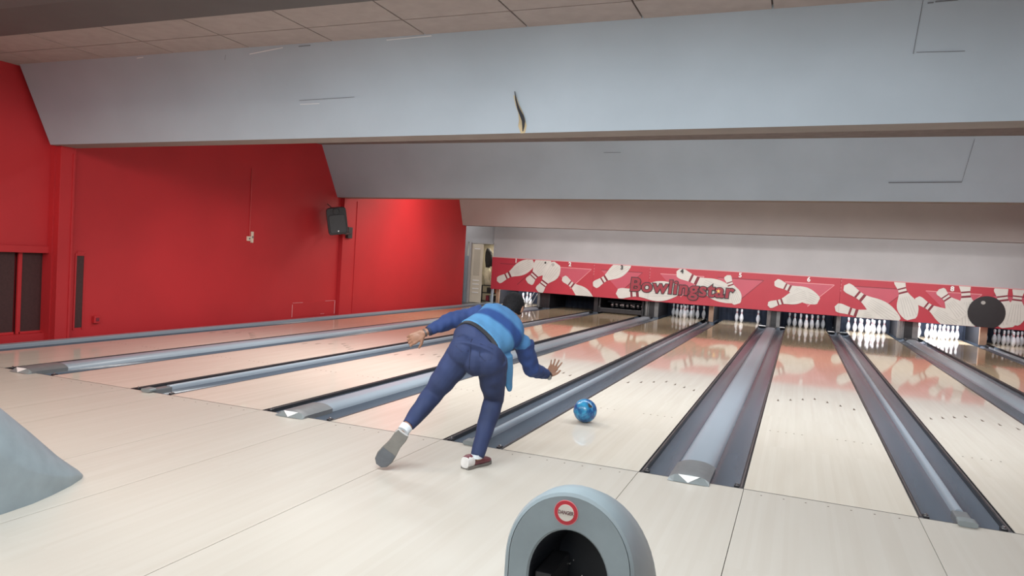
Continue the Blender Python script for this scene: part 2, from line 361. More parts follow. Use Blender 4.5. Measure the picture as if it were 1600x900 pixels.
# ------------------------------------------------------------------ red wall fittings
for nm, y0, y1, lb in (('dark_panel', 1.31, 1.69, 'dark brown mesh panel in the red wall next to the pier'),
                       ('dark_panel', 0.35, 1.25, 'dark brown mesh panel in the red wall at the left edge of the photo')):
    t = thing(nm, (-9.15, y0, 0.1), lb, 'panel')
    mb = MB(); mb.box(-9.18, -9.12, y0, y1, 0.1, 1.17); build('panel_mesh', mb, M['brownpanel'], t)
    mb = MB(); mb.box(-9.12, -9.09, y0-0.03, y0+0.02, 0.1, 1.17, 0.004); mb.box(-9.12, -9.09, y0, y1, 0.1, 0.13, 0.004)
    build('panel_frame', mb, M['red'], t)
t = thing('wall_slot', (WALLX, 2.0, 0.12), 'tall narrow dark recess in the red wall beside the left pier', 'recess')
mb = MB(); mb.box(WALLX, WALLX+0.006, 1.98, 2.09, 0.15, 1.14); build('slot_back', mb, M['brownpanel'], t)
mb = MB(); mb.box(WALLX, WALLX+0.012, 1.955, 1.98, 0.12, 1.17, 0.003); mb.box(WALLX, WALLX+0.012, 2.09, 2.115, 0.12, 1.17, 0.003)
mb.box(WALLX, WALLX+0.012, 1.98, 2.09, 1.14, 1.20, 0.003); build('slot_frame', mb, M['red'], t)
t = thing('wall_socket', (WALLX, 2.3, 0.22), 'small red painted socket box low on the red wall', 'socket')
mb = MB(); mb.box(WALLX, WALLX+0.05, 2.25, 2.35, 0.2, 0.3, 0.006); build('socket_box', mb, M['red'], t)
mb = MB(); mb.box(WALLX+0.05, WALLX+0.056, 2.275, 2.325, 0.225, 0.275, 0.002); build('socket_plate', mb, M['darkred'], t)
t = thing('light_switch', (WALLX, 5.34, 1.5), 'cream double switch at the foot of a cable on the red wall', 'switch')
mb = MB(); mb.box(WALLX, WALLX+0.03, 5.27, 5.36, 1.49, 1.57, 0.004); build('switch_plate', mb, M['socket'], t)
mb = MB(); mb.box(WALLX, WALLX+0.03, 5.37, 5.42, 1.46, 1.66, 0.004); build('outlet_strip', mb, M['socket'], t)
mb = MB(); mb.box(WALLX+0.03, WALLX+0.036, 5.30, 5.33, 1.515, 1.545, 0.002); build('rocker', mb, M['capend'], t)
mb = MB(); mb.box(WALLX+0.03, WALLX+0.034, 5.38, 5.41, 1.54, 1.58, 0.002); build('outlet', mb, M['capend'], t)
t = thing('wall_cable', (WALLX, 5.3, 1.6), 'thin red painted cable running up the wall from the switch', 'cable')
mb = MB(); mb.tube([(WALLX+0.012, 5.33, 1.57), (WALLX+0.012, 5.33, 2.0), (WALLX+0.012, 5.315, 2.78)], 0.008, 8); build('cable', mb, M['wire'], t)
t = thing('access_hatch', (WALLX, 7.3, 0.03), 'low rectangular hatch outlined in pale scuffs at the foot of the red wall', 'hatch')
mb = MB(); mb.box(WALLX, WALLX+0.006, 6.62, 8.06, 0.045, 0.33); build('hatch_board', mb, M['red'], t)
for q in [(6.62, 6.635, 0.05, .30), (8.03, 8.05, 0.05, .33), (6.64, 6.95, .325, .333), (7.7, 8.05, .333, .34), (7.55, 7.68, .07, .077)]:
    mb = MB(); mb.box(WALLX+.006, WALLX+.010, *q); build('hatch_edge', mb, M['rededge'], t)
# loudspeaker on the second pier
t = thing('loudspeaker', (-8.8, 7.95, 1.75), 'black wall loudspeaker tilted down on the pier of the red wall', 'speaker')
R_ = Matrix.Rotation(math.radians(25), 3, 'Z') @ Matrix.Rotation(math.radians(14), 3, 'Y') @ Matrix.Rotation(math.radians(-9), 3, 'X')
def rot_build(name, mb, m, parent, rot, cen, **k):
    bmesh.ops.transform(mb.b, matrix=Matrix.Translation(cen) @ rot.to_4x4(), verts=mb.b.verts); return build(name, mb, m, parent, **k)
SPC = Vector((-8.62, 7.50, 2.03)); R_ = Matrix.Rotation(math.radians(38), 3, 'Z') @ Matrix.Rotation(math.radians(12), 3, 'X') @ Matrix.Rotation(math.radians(-10), 3, 'Y')
mb = MB(); mb.loft([((0, 0.16, 0), (0.15, 0, 0), (0, 0, 0.24)), ((0, -0.14, 0), (0.20, 0, 0), (0, 0, 0.28)), ((0, -0.17, 0), (0.19, 0, 0), (0, 0, 0.27))], 32, 8)
smooth_angle(rot_build('cabinet', mb, M['speaker'], t, R_, SPC))
mb = MB(); mb.loft([((0, -0.168, -0.05), (0.165, 0, 0), (0, 0, 0.19)), ((0, -0.185, -0.05), (0.155, 0, 0), (0, 0, 0.18))], 32, 10)
rot_build('grille', mb, M['grille'], t, R_, SPC)
mb = MB(); mb.lathe([(0.02, 0), (0.07, 0.002), (0.06, 0.012), (0.0005, 0.012)], (0, -0.168, 0.2), 20, (0, -1, 0)); rot_build('tweeter', mb, M['speaker'], t, R_, SPC)
mb = MB(); mb.box(-0.012, 0.012, -0.19, -0.184, -0.215, -0.19, 0.002); rot_build('badge', mb, M['metal'], t, R_, SPC)
mb = MB(); mb.tube([(-8.63, 7.60, 1.84), (-8.70, 7.95, 1.76), (-8.80, 8.28, 1.79)], 0.022, 10); mb.box(-8.87, -8.80, 8.2, 8.36, 1.68, 1.92, 0.006)
build('bracket', mb, M['speaker'], t)
mb = MB(); mb.tube([(-8.93, 7.58, 2.36), (-8.85, 7.65, 2.27), (-8.70, 7.60, 2.2)], 0.008, 8); build('cord', mb, M['speaker'], t)
# ------------------------------------------------------------------ lanes
lane_lb = {1: 'first lane beside the red wall, ending at a few bright pins', 2: 'lane second from the red wall, ending at an empty dark pit',
 3: 'lane under the pinsetter with its sweep bar down', 4: 'lane the bowler leans over, ending at the dim rack left of the tan post',
 5: 'lane with the rolling blue ball, ending at three pins', 6: 'lane right of the wide divider with the arrow cap nearest the camera',
 7: 'lane ending under two crossed printed pins', 8: 'lane ending at the brightest crowded white rack',
 9: 'rightmost lane, ending at dim pins under the black ball print'}
for k in range(1, 10):
    x0 = XL[k]; x1 = x0+LW
    t = thing('bowling_lane', (x0+LW/2, 0, 0), 'maple '+lane_lb[k], 'lane', 'bowling lanes')
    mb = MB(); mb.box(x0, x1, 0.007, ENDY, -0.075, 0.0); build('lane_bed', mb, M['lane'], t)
    mb = MB(); mb.box(x0-0.004, x0, 0.006, ENDY, -0.075, -0.001); mb.box(x1, x1+0.004, 0.006, ENDY, -0.075, -0.001)
    build('lane_edge', mb, M['rail'], t)
    for i in range(-3, 4):
        cx, cy = x0+LW/2+i*0.1351, 4.35-0.14*abs(i)
        mb = MB(); mb.prism([(cx-0.013, cy-0.06, 0.0002), (cx+0.013, cy-0.06, 0.0002), (cx, cy+0.07, 0.0002)], (0, 0, 0.0012)); build('aiming_arrow', mb, M['dot'], t)
    for i in (-0.43, -0.36, -0.29, -0.22, -0.15, 0.15, 0.22, 0.29, 0.36, 0.43):
        mb = MB(); mb.lathe([(0.007, 0.0002), (0.007, 0.001)], (x0+LW/2+i, 2.09, 0), 10); build('marker_dot', mb, M['dot'], t)
# foul line dots on the approach
for k in range(2, 8):
    mb = MB()
    for i in (-0.41, -0.27, -0.135, 0, 0.135, 0.27, 0.41): mb.lathe([(0.006, 0.0002), (0.006, 0.001)], (XL[k]+LW/2+i, -0.09, 0), 8)
    struct('trim_%d' % (20+k), mb, M['dot'])
# dividers
def trough(mb, x0, x1, y0, y1, depth):
    n = 12; A = []
    for i in range(n+1):
        s = i/n; A.append((x0+(x1-x0)*s, -0.012-depth*(math.sin(PI*s)**0.55)))
    mb.rings([[(x, y0, z) for x, z in A]+[(x1, y0, -0.085), (x0, y0, -0.085)], [(x, y1, z) for x, z in A]+[(x1, y1, -0.085), (x0, y1, -0.085)]])
    return mb
def bolt(t, x, y):
    mb = MB(); mb.box(x-0.018, x+0.018, y-0.02, y+0.03, -0.03, 0.004, 0.004); b_ = build('rail_clamp', mb, M['rail'], t)
    mb = MB(); mb.lathe([(0.009, 0), (0.009, 0.008), (0.004, 0.012)], (x, y+0.005, 0.004), 10); build('clamp_bolt', mb, M['metal'], b_)
def divider(x0, wide, lb, grp):
    W = WW if wide else WN; x1 = x0+W
    t = thing('lane_divider', (x0+W/2, 0, -0.08), lb, 'lane divider', grp)
    for a, b_ in ((x0+0.006, x0+GW), (x1-GW, x1-0.006)):
        mb = MB(); trough(mb, a, b_, 0.005, 16.28, 0.045); smooth_angle(build('gutter', mb, M['gutter'], t))
    for a in (x0+0.006, x1-0.034):
        mb = MB(); mb.box(a, a+0.028, 0.02, 15.6, -0.045, -0.004, 0.004); rl = build('bumper_rail', mb, M['rail'], t)
        mb = MB(); mb.box(a+0.010, a+0.018, 0.05, 15.5, -0.004, -0.002); build('rail_slot', mb, M['railbrown'], rl)
    bolt(t, x0+0.05, 0.06); bolt(t, x1-0.05, 0.06)
    c0, c1 = x0+GW, x1-GW
    y0 = 0.34 if wide else 0.22
    # capping: shallow rounded top
    n = 10; A = []
    hgt = 0.044 if wide else 0.030
    for i in range(n+1):
        s = i/n; A.append((c0+(c1-c0)*s, hgt*(1-abs(2*s-1)**4)+0.002))
    A = [(c0, -0.07)]+A+[(c1, -0.07)]
    mb = MB(); mb.rings([[(x, y0, z) for x, z in A], [(x, 15.55, z) for x, z in A]]); smooth_angle(build('capping', mb, M['cap'], t), 50)
    if wide:
        A2 = [(c0-0.006, -0.07)]+[(c0-0.006+(c1-c0+0.012)*i/n, 0.020+(0.036)*(1-abs(2*i/n-1)**2.5)) for i in range(n+1)]+[(c1+0.006, -0.07)]
        mb = MB(); mb.rings([[(x, -0.05, max(z*0.9, 0.0005) if z > 0 else 0.0005) for x, z in A2], [(x, 0.0, z if z > 0 else 0.0005) for x, z in A2], [(x, 0.004, z) for x, z in A2], [(x, y0+0.01, z) for x, z in A2]])
        e = smooth_angle(build('cap_end', mb, M['capend'], t), 30)
        cx = (c0+c1)/2
        mb = MB(); mb.rings([[(c0-0.006, -0.05, 0.0005), (c0-0.006, -0.05, 0.018), (c0+0.03, -0.05, .038), (cx, -0.05, .052), (c1-0.03, -0.05, .038), (c1+0.006, -0.05, 0.018), (c1+0.006, -0.05, 0.0005)],
                             [(c0-0.010, -0.09, 0.0005), (c0-0.010, -0.09, 0.002), (c0+0.03, -0.10, .003), (cx, -0.10, .003), (c1-0.03, -0.10, .003), (c1+0.010, -0.09, 0.002), (c1+0.010, -0.09, 0.0005)]])
        build('cap_face', mb, M['capface'], t)
        mb = MB(); mb.prism([(cx, -0.100, 0.0055), (cx-0.075, -0.058, 0.0440), (cx+0.075, -0.058, 0.0440)], (0, -0.003, 0.003)); build('white_triangle', mb, M['white'], t)
    else:
        cx = (c0+c1)/2
        mb = MB(); mb.box(cx-0.045, cx+0.045, 0.0, y0+0.01, -0.07, 0.022, 0.01); build('cap_end', mb, M['capend'], t)
        mb = MB(); mb.loft([((cx, -0.05, 0.019), (0.055, 0, 0), (0, 0, 0.017)), ((cx, 0.03, 0.02), (0.052, 0, 0), (0, 0, 0.019))], 20, 4); smooth_angle(build('cap_clamp', mb, M['capface'], t))
    # black stop where the capping ends before the pins
    mb = MB(); cx = (c0+c1)/2; hw = (c1-c0)/2
    mb.box(cx-hw, cx+hw, 15.55, 15.95, -0.07, 0.05, 0.01); build('end_block', mb, M['rail'], t)
    return t
div = {}
wl = {(1, 2): 'furthest left, by the red wall', (3, 4): 'behind the bowler, its arrow cap left of his foot', (5, 6): 'nearest the camera with a large white arrow cap', (7, 8): 'at the right edge beneath the brightest rack'}
nl = {(2, 3): 'ending left of the bowler with a small clamp', (4, 5): 'starting at the standing shoe of the bowler', (6, 7): 'ending at the lower right corner with a steel clamp', (8, 9): 'short stretch at the far right below the black ball print'}
for (a, b_), s in wl.items(): div[a] = divider(XL[a]+LW, True, 'wide blue-grey gutter pair '+s, 'lane dividers')
for (a, b_), s in nl.items(): div[a] = divider(XL[a]+LW, False, 'narrow blue-grey gutter pair '+s, 'lane dividers')
# single gutters along the side walls
t = thing('side_gutter', (XL[1]-0.12, 0, -0.08), 'single grey gutter with pale capping along the foot of the red wall', 'gutter')
mb = MB(); trough(mb, XL[1]-GW, XL[1]-0.006, 0.005, 16.28, 0.05); smooth_angle(build('gutter', mb, M['gutter'], t))
mb = MB(); mb.box(XL[1]-GW-0.12, XL[1]-GW, 0.0, 16.1, -0.07, 0.035, 0.012); build('capping', mb, M['cap'], t)
mb = MB(); mb.box(WALLX+0.01, XL[1]-GW-0.12, 0.0, 14.4, -0.07, 0.0); build('filler_board', mb, M['gutter'], t)
t = thing('side_gutter', (XL[9]+LW+0.12, 0, -0.08), 'single grey gutter right of the last lane', 'gutter')
mb = MB(); trough(mb, XL[9]+LW+0.006, XL[9]+LW+GW, 0.005, ENDY-0.1, 0.05); smooth_angle(build('gutter', mb, M['gutter'], t))
mb = MB(); mb.box(XL[9]+LW+GW, 7.13, 0.0, 16.1, -0.07, 0.035, 0.012); build('capping', mb, M['cap'], t)
# ------------------------------------------------------------------ pit: kickbacks, posts, curtain
mb = MB(); mb.box(-8.8, 7.15, YB+0.3, 20.3, 1.5, 1.56); struct('trim_30', mb, M['dark'])
for k in range(1, 10):
    t = thing('pit_curtain', (XL[k]+LW/2, ENDY+0.25, 0), 'dark blue pit curtain behind '+['', 'the few bright pins by the red wall', 'the empty second lane', 'the pinsetter machine', 'the full dim rack left of the tan post', 'the three standing pins', 'the full rack right of the three pins', 'the rack under two crossed printed pins', 'the brightest white rack', 'the rightmost dim rack'][k], 'curtain', 'pit curtains')
    mb = MB(); n = 40
    ring = lambda z: [(XL[k]-0.2+(LW+0.4)*i/n, ENDY+0.25+0.02*math.sin(i*1.3), z) for i in range(n+1)]+[(XL[k]+LW+0.2, ENDY+0.31, z), (XL[k]-0.2, ENDY+0.31, z)]
    mb.rings([ring(-0.1), ring(1.5)]); build('curtain_sheet', mb, M['pitblue'], t)
    mb = MB(); mb.box(XL[k]-0.02, XL[k]+LW+0.02, ENDY, ENDY+0.03, -0.08, -0.012, 0.004); build('tail_plank', mb, M['cap'], t)
def kick(xc, hw, y0, m, lb, tanface=False):
    t = thing('kickback', (xc, y0, -0.08), lb, 'partition', 'pit partitions')
    mb = MB(); mb.box(xc-hw, xc-hw+0.04, y0, ENDY+0.2, 0.002, 1.38, 0.006); build('side_plate', mb, M['dark'], t)
    mb = MB(); mb.box(xc+hw-0.04, xc+hw, y0, ENDY+0.2, 0.002, 1.38, 0.006); build('side_plate', mb, M['dark'], t)
    mb = MB(); mb.box(xc-hw-0.005, xc+hw+0.005, y0-0.04, y0+0.02, 0.002, 1.38, 0.01); build('front_post', mb, m, t)
    mb = MB(); mb.box(xc-hw-0.02, xc+hw+0.02, y0-0.05, ENDY+0.2, -0.06, 0.002); build('plinth', mb, M['gutter'], t)
    if hw > 0.1:
        mb = MB(); mb.lathe([(0.05, 0.002), (0.05, 1.37)], (xc-hw+0.06, y0-0.05, 0), 16); smooth_angle(build('round_edge', mb, M['postgrey'], t))
        mb = MB(); mb.box(xc-hw*0.35, xc+hw*0.45, y0-0.055, y0-0.04, 0.003, 1.37, 0.003); build('recess_strip', mb, M['rail'], t)
    return t
kick(-8.60, 0.05, 16.36, M['posttan'], 'tan post behind the head of the bowler at the left of the first lane')
kick(XL[1]+LW+WW/2, 0.2, 16.38, M['rail'], 'black partition post between the bright pins and the empty pit')
kick(XL[2]+LW+WN/2, 0.06, 16.38, M['rail'], 'thin black partition left of the pinsetter')
kick(XL[3]+LW+WW/2, 0.2, 16.38, M['postgrey'], 'grey metal partition post right of the pinsetter')
kick(XL[4]+LW+WN/2+0.03, 0.06, 16.36, M['posttan'], 'tan post left of the three standing pins')
K5 = kick(XL[5]+LW+WW/2+0.03, 0.17, 16.4, M['postgrey'], 'grey metal partition post right of the three standing pins')
K6 = kick(XL[6]+LW+WN/2, 0.045, 16.38, M['postgrey'], 'thin light grey post at the head of the narrow divider in the middle')
kick(XL[7]+LW+WW/2-0.02, 0.24, 16.38, M['postgrey'], 'wide grey partition post left of the brightest rack')
kick(XL[8]+LW+WN/2+0.0, 0.08, 16.38, M['posttan'], 'tan post below the black ball print')
for kk, xa, xb, m_ in ((K5, XL[5]+LW+0.02, XL[5]+LW+0.2, 'white'), (K5, -0.2, -0.02, 'white'), (K6, XL[6]+LW+0.02, XL[6]+LW+0.19, 'white'), (K6, XL[7]-0.2, XL[7]-0.02, 'capface')):
    mb = MB(); mb.box(xa, xb, 16.40, 16.56, 0.002, 0.022, 0.006); build('gutter_plate', mb, M[m_], kk)
# sweep bar of the pinsetter on lane 3, and the pinsetter behind it
t = thing('pinsetter', (XL[3]+LW/2, 16.5, 0), 'dark pinsetter machine with lowered sweep bar on the third lane', 'machine')
x0, x1 = XL[3]-0.12, XL[3]+LW+0.12
mb = MB(); mb.box(x0, x1, 16.22, 16.29, 0.03, 0.16, 0.01); build('sweep_bar', mb, M['rail'], t)
for xx in (x0, x1):
    mb = MB(); mb.box(xx-0.035, xx+0.035, 16.22, 16.30, 0.012, 0.2, 0.01); mb.tube([(xx, 16.26, 0.2), (xx, 16.28, 0.9)], 0.03, 8); build('sweep_arm', mb, M['rail'], t)
mb = MB(); mb.box(x0+0.1, x1-0.1, 16.8, 17.5, 0.30, 0.36, 0.01); tb = build('setting_table', mb, M['dark'], t)
for i in range(9):
    px_, py_ = x0+0.25+0.11*i, 16.85+0.11*(i % 3)
    mb = MB(); mb.lathe([(0.045, 0.18), (0.05, 0.26), (0.03, 0.34)], (px_, py_, 0), 12); cp = build('pin_cup', mb, M['postgrey'], tb)
    mb = MB(); mb.box(px_-0.03, px_+0.04, py_-0.09, py_-0.07, 0.22+0.02*(i % 2), 0.25+0.02*(i % 2), 0.003); build('spring_clip', mb, M['metal'], tb)
t = thing('sweep_bar', (XL[1]+LW-0.1, 16.6, 0), 'slanted grey sweep arm beside the bright pins of the first lane', 'machine arm')
for q in (0.0, 0.13):
    mb = MB(); mb.tube([(XL[1]+LW-0.22+q, 16.5, 0.04), (XL[1]+LW-0.02+q, 16.6, 0.46)], 0.016, 8); build('arm', mb, M['postgrey'], t)
mb = MB(); mb.tube([(XL[1]+LW-0.45, 16.7, 0.10), (XL[1]+LW-0.1, 16.55, 0.04)], 0.012, 8); mb.box(XL[1]+LW-0.24, XL[1]+LW-0.05, 16.48, 16.54, 0.004, 0.03, 0.004); build('brace', mb, M['postgrey'], t)
# ------------------------------------------------------------------ bowling pins
def make_pin():
    t = thing('bowling_pin', (0, 0, 0), 'x', 'bowling pin')
    prof = [(0.0258, 0), (0.0275, 0.004), (0.036, 0.02), (0.0497, 0.057), (0.0580, 0.086), (0.0605, 0.114), (0.0575, 0.149), (0.0472, 0.184), (0.0345, 0.219),
            (0.0268, 0.240), (0.0235, 0.254), (0.0236, 0.270), (0.0262, 0.295), (0.0310, 0.325), (0.0323, 0.343), (0.0285, 0.362), (0.018, 0.376), (0.003, 0.381)]
    mb = MB(); mb.lathe(prof, n=24); o = build('body', mb, M['pin'], t); o.data.shade_smooth()
    for z in (0.247, 0.272):
        mb = MB(); mb.lathe([(0.0252, z-0.006), (0.0256, z+0.006)], n=24); build('neck_stripe', mb, M['pinred'], t).data.shade_smooth()
    return t
OFF = {1: (0, 0), 2: (-1, 1), 3: (1, 1), 4: (-2, 2), 5: (0, 2), 6: (2, 2), 7: (-3, 3), 8: (-1, 3), 9: (1, 3), 10: (3, 3)}
POS = {1: 'front pin', 2: 'second row left pin', 3: 'second row right pin', 4: 'third row left pin', 5: 'third row middle pin', 6: 'third row right pin', 7: 'back row far left corner', 8: 'back row inner left pin', 9: 'back row inner right pin', 10: 'back row far right corner'}
RK = {1: 'few pins by the red wall', 4: 'dim rack left of the tan post', 5: 'three lone pins', 6: 'rack right of the three lone pins',
      7: 'rack under the crossed printed pins', 8: 'brightest rack', 9: 'dim rack at the right edge'}
pin0 = make_pin(); first = True
for k, ids in {1: (1, 8, 3), 4: range(1, 11), 5: (8, 5, 10), 6: range(1, 11), 7: range(1, 11), 8: range(1, 11), 9: range(1, 11)}.items():
    for i in ids:
        if first: t = pin0; first = False
        else:
            t = pin0.copy(); C.objects.link(t)
            for ch in pin0.children: c = ch.copy(); C.objects.link(c); c.parent = t
        t.location = (XL[k]+LW/2+OFF[i][0]*0.1524, PINY+OFF[i][1]*0.264, 0)
        if k == 5: t['label'] = 'white pin, '+{8: 'leftmost', 5: 'middle', 10: 'rightmost and alone'}[i]+' of the three lone pins'
        elif k == 1: t['label'] = 'white pin, '+{1: 'front one', 8: 'middle one at the back', 3: 'right-hand one'}[i]+' of the '+RK[1]
        else: t['label'] = 'white pin, '+POS[i]+' of the '+RK[k]
        t['group'] = 'bowling pins, '+RK[k]
# pit lamps behind the masking boards, one per lit lane
for k, e in {1: 14, 4: 3.2, 5: 9, 6: 4.0, 7: 22, 8: 40, 9: 3.2}.items():
    area('pit_lamp', (XL[k]+LW/2, YB+0.32, 1.0), (1.0, 0.12), e, (0.92, 0.95, 1.0), (0, 0.8, -1))
# ------------------------------------------------------------------ masking boards with the printed pins
PINS = [(-8.535, 0.723, -7.354, 1.389, 0.32), (-7.499, 0.729, -6.886, 1.524, 0.56), (-7.149, 0.488, -6.591, 1.384, 0.50), (-6.402, 0.99, -5.438, 0.328, 0.34), (-5.43, 0.787, -4.381, 1.536, 0.34), (-4.728, 0.614, -2.92, 0.85, 0.32), (-3.019, 1.379, -1.338, 0.721, 0.32), (-1.624, 1.361, -1.294, 0.582, 0.45), (-0.497, 0.605, 0.524, 1.003, 0.33), (-0.37, 1.269, 0.776, 0.825, 0.34), (1.177, 0.711, 2.69, 0.354, 0.3), (1.368, 1.286, 2.698, 0.437, 0.31), (2.63, 1.558, 2.999, 0.53, 0.45), (3.046, 1.077, 4.09, 0.448, 0.33), (3.558, 1.344, 4.142, 0.678, 0.5), (4.1, 1.608, 4.286, 0.434, 0.42), (4.874, 1.518, 5.098, 0.508, 0.55), (5.262, 1.53, 5.213, 0.582, 0.5)]
TRIX = [-7.85, -6.14, -4.61, -2.86, -1.27, 0.51, 2.22, 3.88, 5.35]
ZB0, ZB1 = 0.468, 1.458
BOARD = [(-8.735, -5.45, 'leftmost red masking board with lane numbers 1 and 2'), (-5.447, -3.785, 'narrow red masking board with a dark number 3'),
         (-3.782, 1.282, 'long red masking board with the dark lettering and lane numbers 4, 5 and 6'), (1.285, 6.3, 'rightmost red masking board with number 8 and a black ball')]
boards = []
for a, b_, lb in BOARD:
    t = thing('masking_board', ((a+b_)/2, YB, ZB0), lb, 'masking board', 'masking boards above the pins'); boards.append((a, b_, t))
    mb = MB(); mb.box(a, b_, YB, YB+0.05, ZB0, ZB1, 0.004); build('board', mb, M['redgloss'], t)
    mb = MB(); mb.box(a, b_, YB-0.012, YB+0.05, ZB1, ZB1+0.02, 0.004); build('top_trim', mb, M['rededge'], t)
def board_at(x):
    for a, b_, t in boards:
        if a-0.001 <= x <= b_: return a, b_, t
    return boards[-1]
def clip_poly(poly, xa, xb):
    def cut(P, ax, val, sign):
        out = []
        for i in range(len(P)):
            p, q = P[i], P[(i+1) % len(P)]; dp, dq = (p[ax]-val)*sign, (q[ax]-val)*sign
            if dp >= 0: out.append(p)
            if (dp >= 0) != (dq >= 0):
                s = dp/(dp-dq); out.append((p[0]+(q[0]-p[0])*s, p[1]+(q[1]-p[1])*s))
        return out
    for ax, val, sg in ((0, xa, 1), (0, xb, -1), (1, ZB0+0.004, 1), (1, ZB1-0.002, -1)):
        if len(poly) < 3: return []
        poly = cut(poly, ax, val, sg)
    return poly
def flat(name, polys, m, layer, home, parent=None, th=0.0012):
    """a print on the boards: one thin mesh, clipped to the board"""
    a, b_, t = home; mb = MB(); any_ = False
    for P in polys:
        P = clip_poly(P, a, b_)
        if len(P) < 3: continue
        y = YB-0.001-layer*0.0015
        mb.prism([(x, y, z) for x, z in P], (0, -th, 0)); any_ = True
    if not any_: mb.b.free(); return None
    return build(name, mb, m, parent or t)
PP = [(0, 0.0), (0.005, 0.45), (0.02, 0.75), (0.06, 0.98), (0.105, 1.05), (0.15, 0.98), (0.22, 0.85), (0.30, 0.78), (0.36, 0.84)]
def pin_poly(x0, z0, x1, z1, w, s0=0.0, s1=1.0, m=26):
    """outline of a pin seen from the side; head at (x0,z0), base at (x1,z1)"""
    ax, az = x1-x0, z1-z0; L = math.hypot(ax, az); nx, nz = -az/L, ax/L
    def hw(s):
        K = [(0, 0), (0.01, 0.16), (0.03, 0.225), (0.07, 0.262), (0.11, 0.267), (0.17, 0.235), (0.25, 0.20), (0.32, 0.195), (0.38, 0.225), (0.46, 0.31), (0.55, 0.42), (0.64, 0.485), (0.71, 0.5), (0.79, 0.475), (0.88, 0.40), (0.96, 0.30), (0.995, 0.24), (1.0, 0.2)]
        for (a, va), (b_, vb) in zip(K, K[1:]):
            if s <= b_: return (va+(vb-va)*(s-a)/(b_-a))*w*L
        return 0.2*w*L
    S = [s0+(s1-s0)*i/m for i in range(m+1)]
    up = [(x0+ax*s+nx*hw(s), z0+az*s+nz*hw(s)) for s in S]; dn = [(x0+ax*s-nx*hw(s), z0+az*s-nz*hw(s)) for s in S]
    return up+dn[::-1]
# translucent pale triangles under / over the pins
for i, cx in enumerate(TRIX):
  for h in [q for q in boards if q[0] < cx+0.63 and q[1] > cx-0.63]:
    tri = [(cx-0.61, 1.272), (cx+0.61, 1.272), (cx, 0.675)]
    o = flat('printed_triangle', [tri], M['redtri'] if i else M['redgloss'], 0, h)
    if o: flat('triangle_edge', [[(cx-0.61, 1.272), (cx-0.61, 1.29), (cx+0.62, 1.29), (cx+0.61, 1.272)], [(cx+0.61, 1.272), (cx+0.635, 1.28), (cx, 0.645), (cx, 0.675)]], M['darkred'] if i % 2 == 0 else M['rededge'], 1, h, o)
for i, (x0, z0, x1, z1, wd) in enumerate(PINS):
  for a, b_, t in [q for q in boards if q[0] < max(x0, x1)+0.2 and q[1] > min(x0, x1)-0.2]:
    L = 2+4*(i % 3)
    cut = lambda s, e: [pin_poly(x0, z0, x1, z1, wd, s, e, 8)]
    o = flat('printed_pin', [pin_poly(x0, z0, x1, z1, wd)], M['pinwhite'], L, (a, b_, t))
    if o is None: continue
    flat('pin_stripe', cut(0.235, 0.27)+cut(0.325, 0.37), M['darkred'], L+1, (a, b_, t), o)
    ax, az = x1-x0, z1-z0; ln = math.hypot(ax, az); nx, nz = -az/ln, ax/ln; P = []      # printed shading lines on the belly
    for q in (-0.28, -0.14, 0.0, 0.14, 0.28):
        c0, c1 = (x0+ax*.46+nx*q*wd*ln*.7, z0+az*.46+nz*q*wd*ln*.7), (x0+ax*.93+nx*q*wd*ln, z0+az*.93+nz*q*wd*ln)
        P.append([(c0[0]-nx*.003, c0[1]-nz*.003), (c1[0]-nx*.004, c1[1]-nz*.004), (c1[0]+nx*.004, c1[1]+nz*.004), (c0[0]+nx*.003, c0[1]+nz*.003)])
    flat('shading_lines', P, M['pinshade'], L+1, (a, b_, t), o)
LAY = 15
# black ball print
h = board_at(4.627)
o = flat('printed_ball', [[(4.627+0.405*math.cos(2*PI*i/40), 0.838+0.41*math.sin(2*PI*i/40)) for i in range(40)]], M['printblack'], LAY, h)
flat('ball_highlight', [[(4.54+0.05*math.cos(2*PI*i/16), 1.08+0.045*math.sin(2*PI*i/16)) for i in range(16)]], M['pinshade'], LAY+1, h, o)
# hidden-line edges of the fallen pins
flat('dark_dots', [[(-6.97+0.03*math.cos(2*PI*i/12), 1.39+0.03*math.sin(2*PI*i/12)) for i in range(12)]], M['printblack'], LAY, board_at(-6.9))
flat('grey_dots', [[(-6.72+0.05*math.cos(2*PI*i/12), 1.345+0.05*math.sin(2*PI*i/12)) for i in range(12)]], M['pinshade'], LAY, board_at(-6.9))
# lane numbers
for n_, x, z, col in ((1, -7.926, 1.40, 'white'), (2, -6.187, 1.395, 'white'), (3, -4.601, 1.40, 'printblack'), (4, -2.862, 1.40, 'printblack'), (5, -1.268, 1.39, 'white'), (6, 0.492, 1.39, 'white'), (8, 3.848, 1.38, 'white')):
    a, b_, t = board_at(x)
    text_mesh(str(n_), 0.17, M[col], 'lane_number', t, (x, YB-0.03, z-0.01), (1, 0, 0), (0, 0, 1), 0.003, 0.006)
# lettering and its star
a, b_, t = boards[2]
text_mesh('Bowlingstar', 0.54, M['printblack'], 'lettering_outline', t, (-2.88, YB-0.030, 0.90), (1, 0, 0), (0, 0, 1), 0.002, 0.034, 0.06, 1.06, 1.07)
lt = text_mesh('Bowlingstar', 0.54, M['lettering'], 'lettering', t, (-2.88, YB-0.034, 0.90), (1, 0, 0), (0, 0, 1), 0.002, 0.013, 0.06, 1.06, 1.07)
st = [(-1.82+(0.062 if i % 2 == 0 else 0.027)*math.sin(PI*i/5), 0.9+(0.062 if i % 2 == 0 else 0.027)*math.cos(PI*i/5)) for i in range(10)]
mb = MB(); mb.prism([(x, YB-0.036, z) for x, z in st], (0, -0.003, 0)); build('star', mb, M['star'], lt)
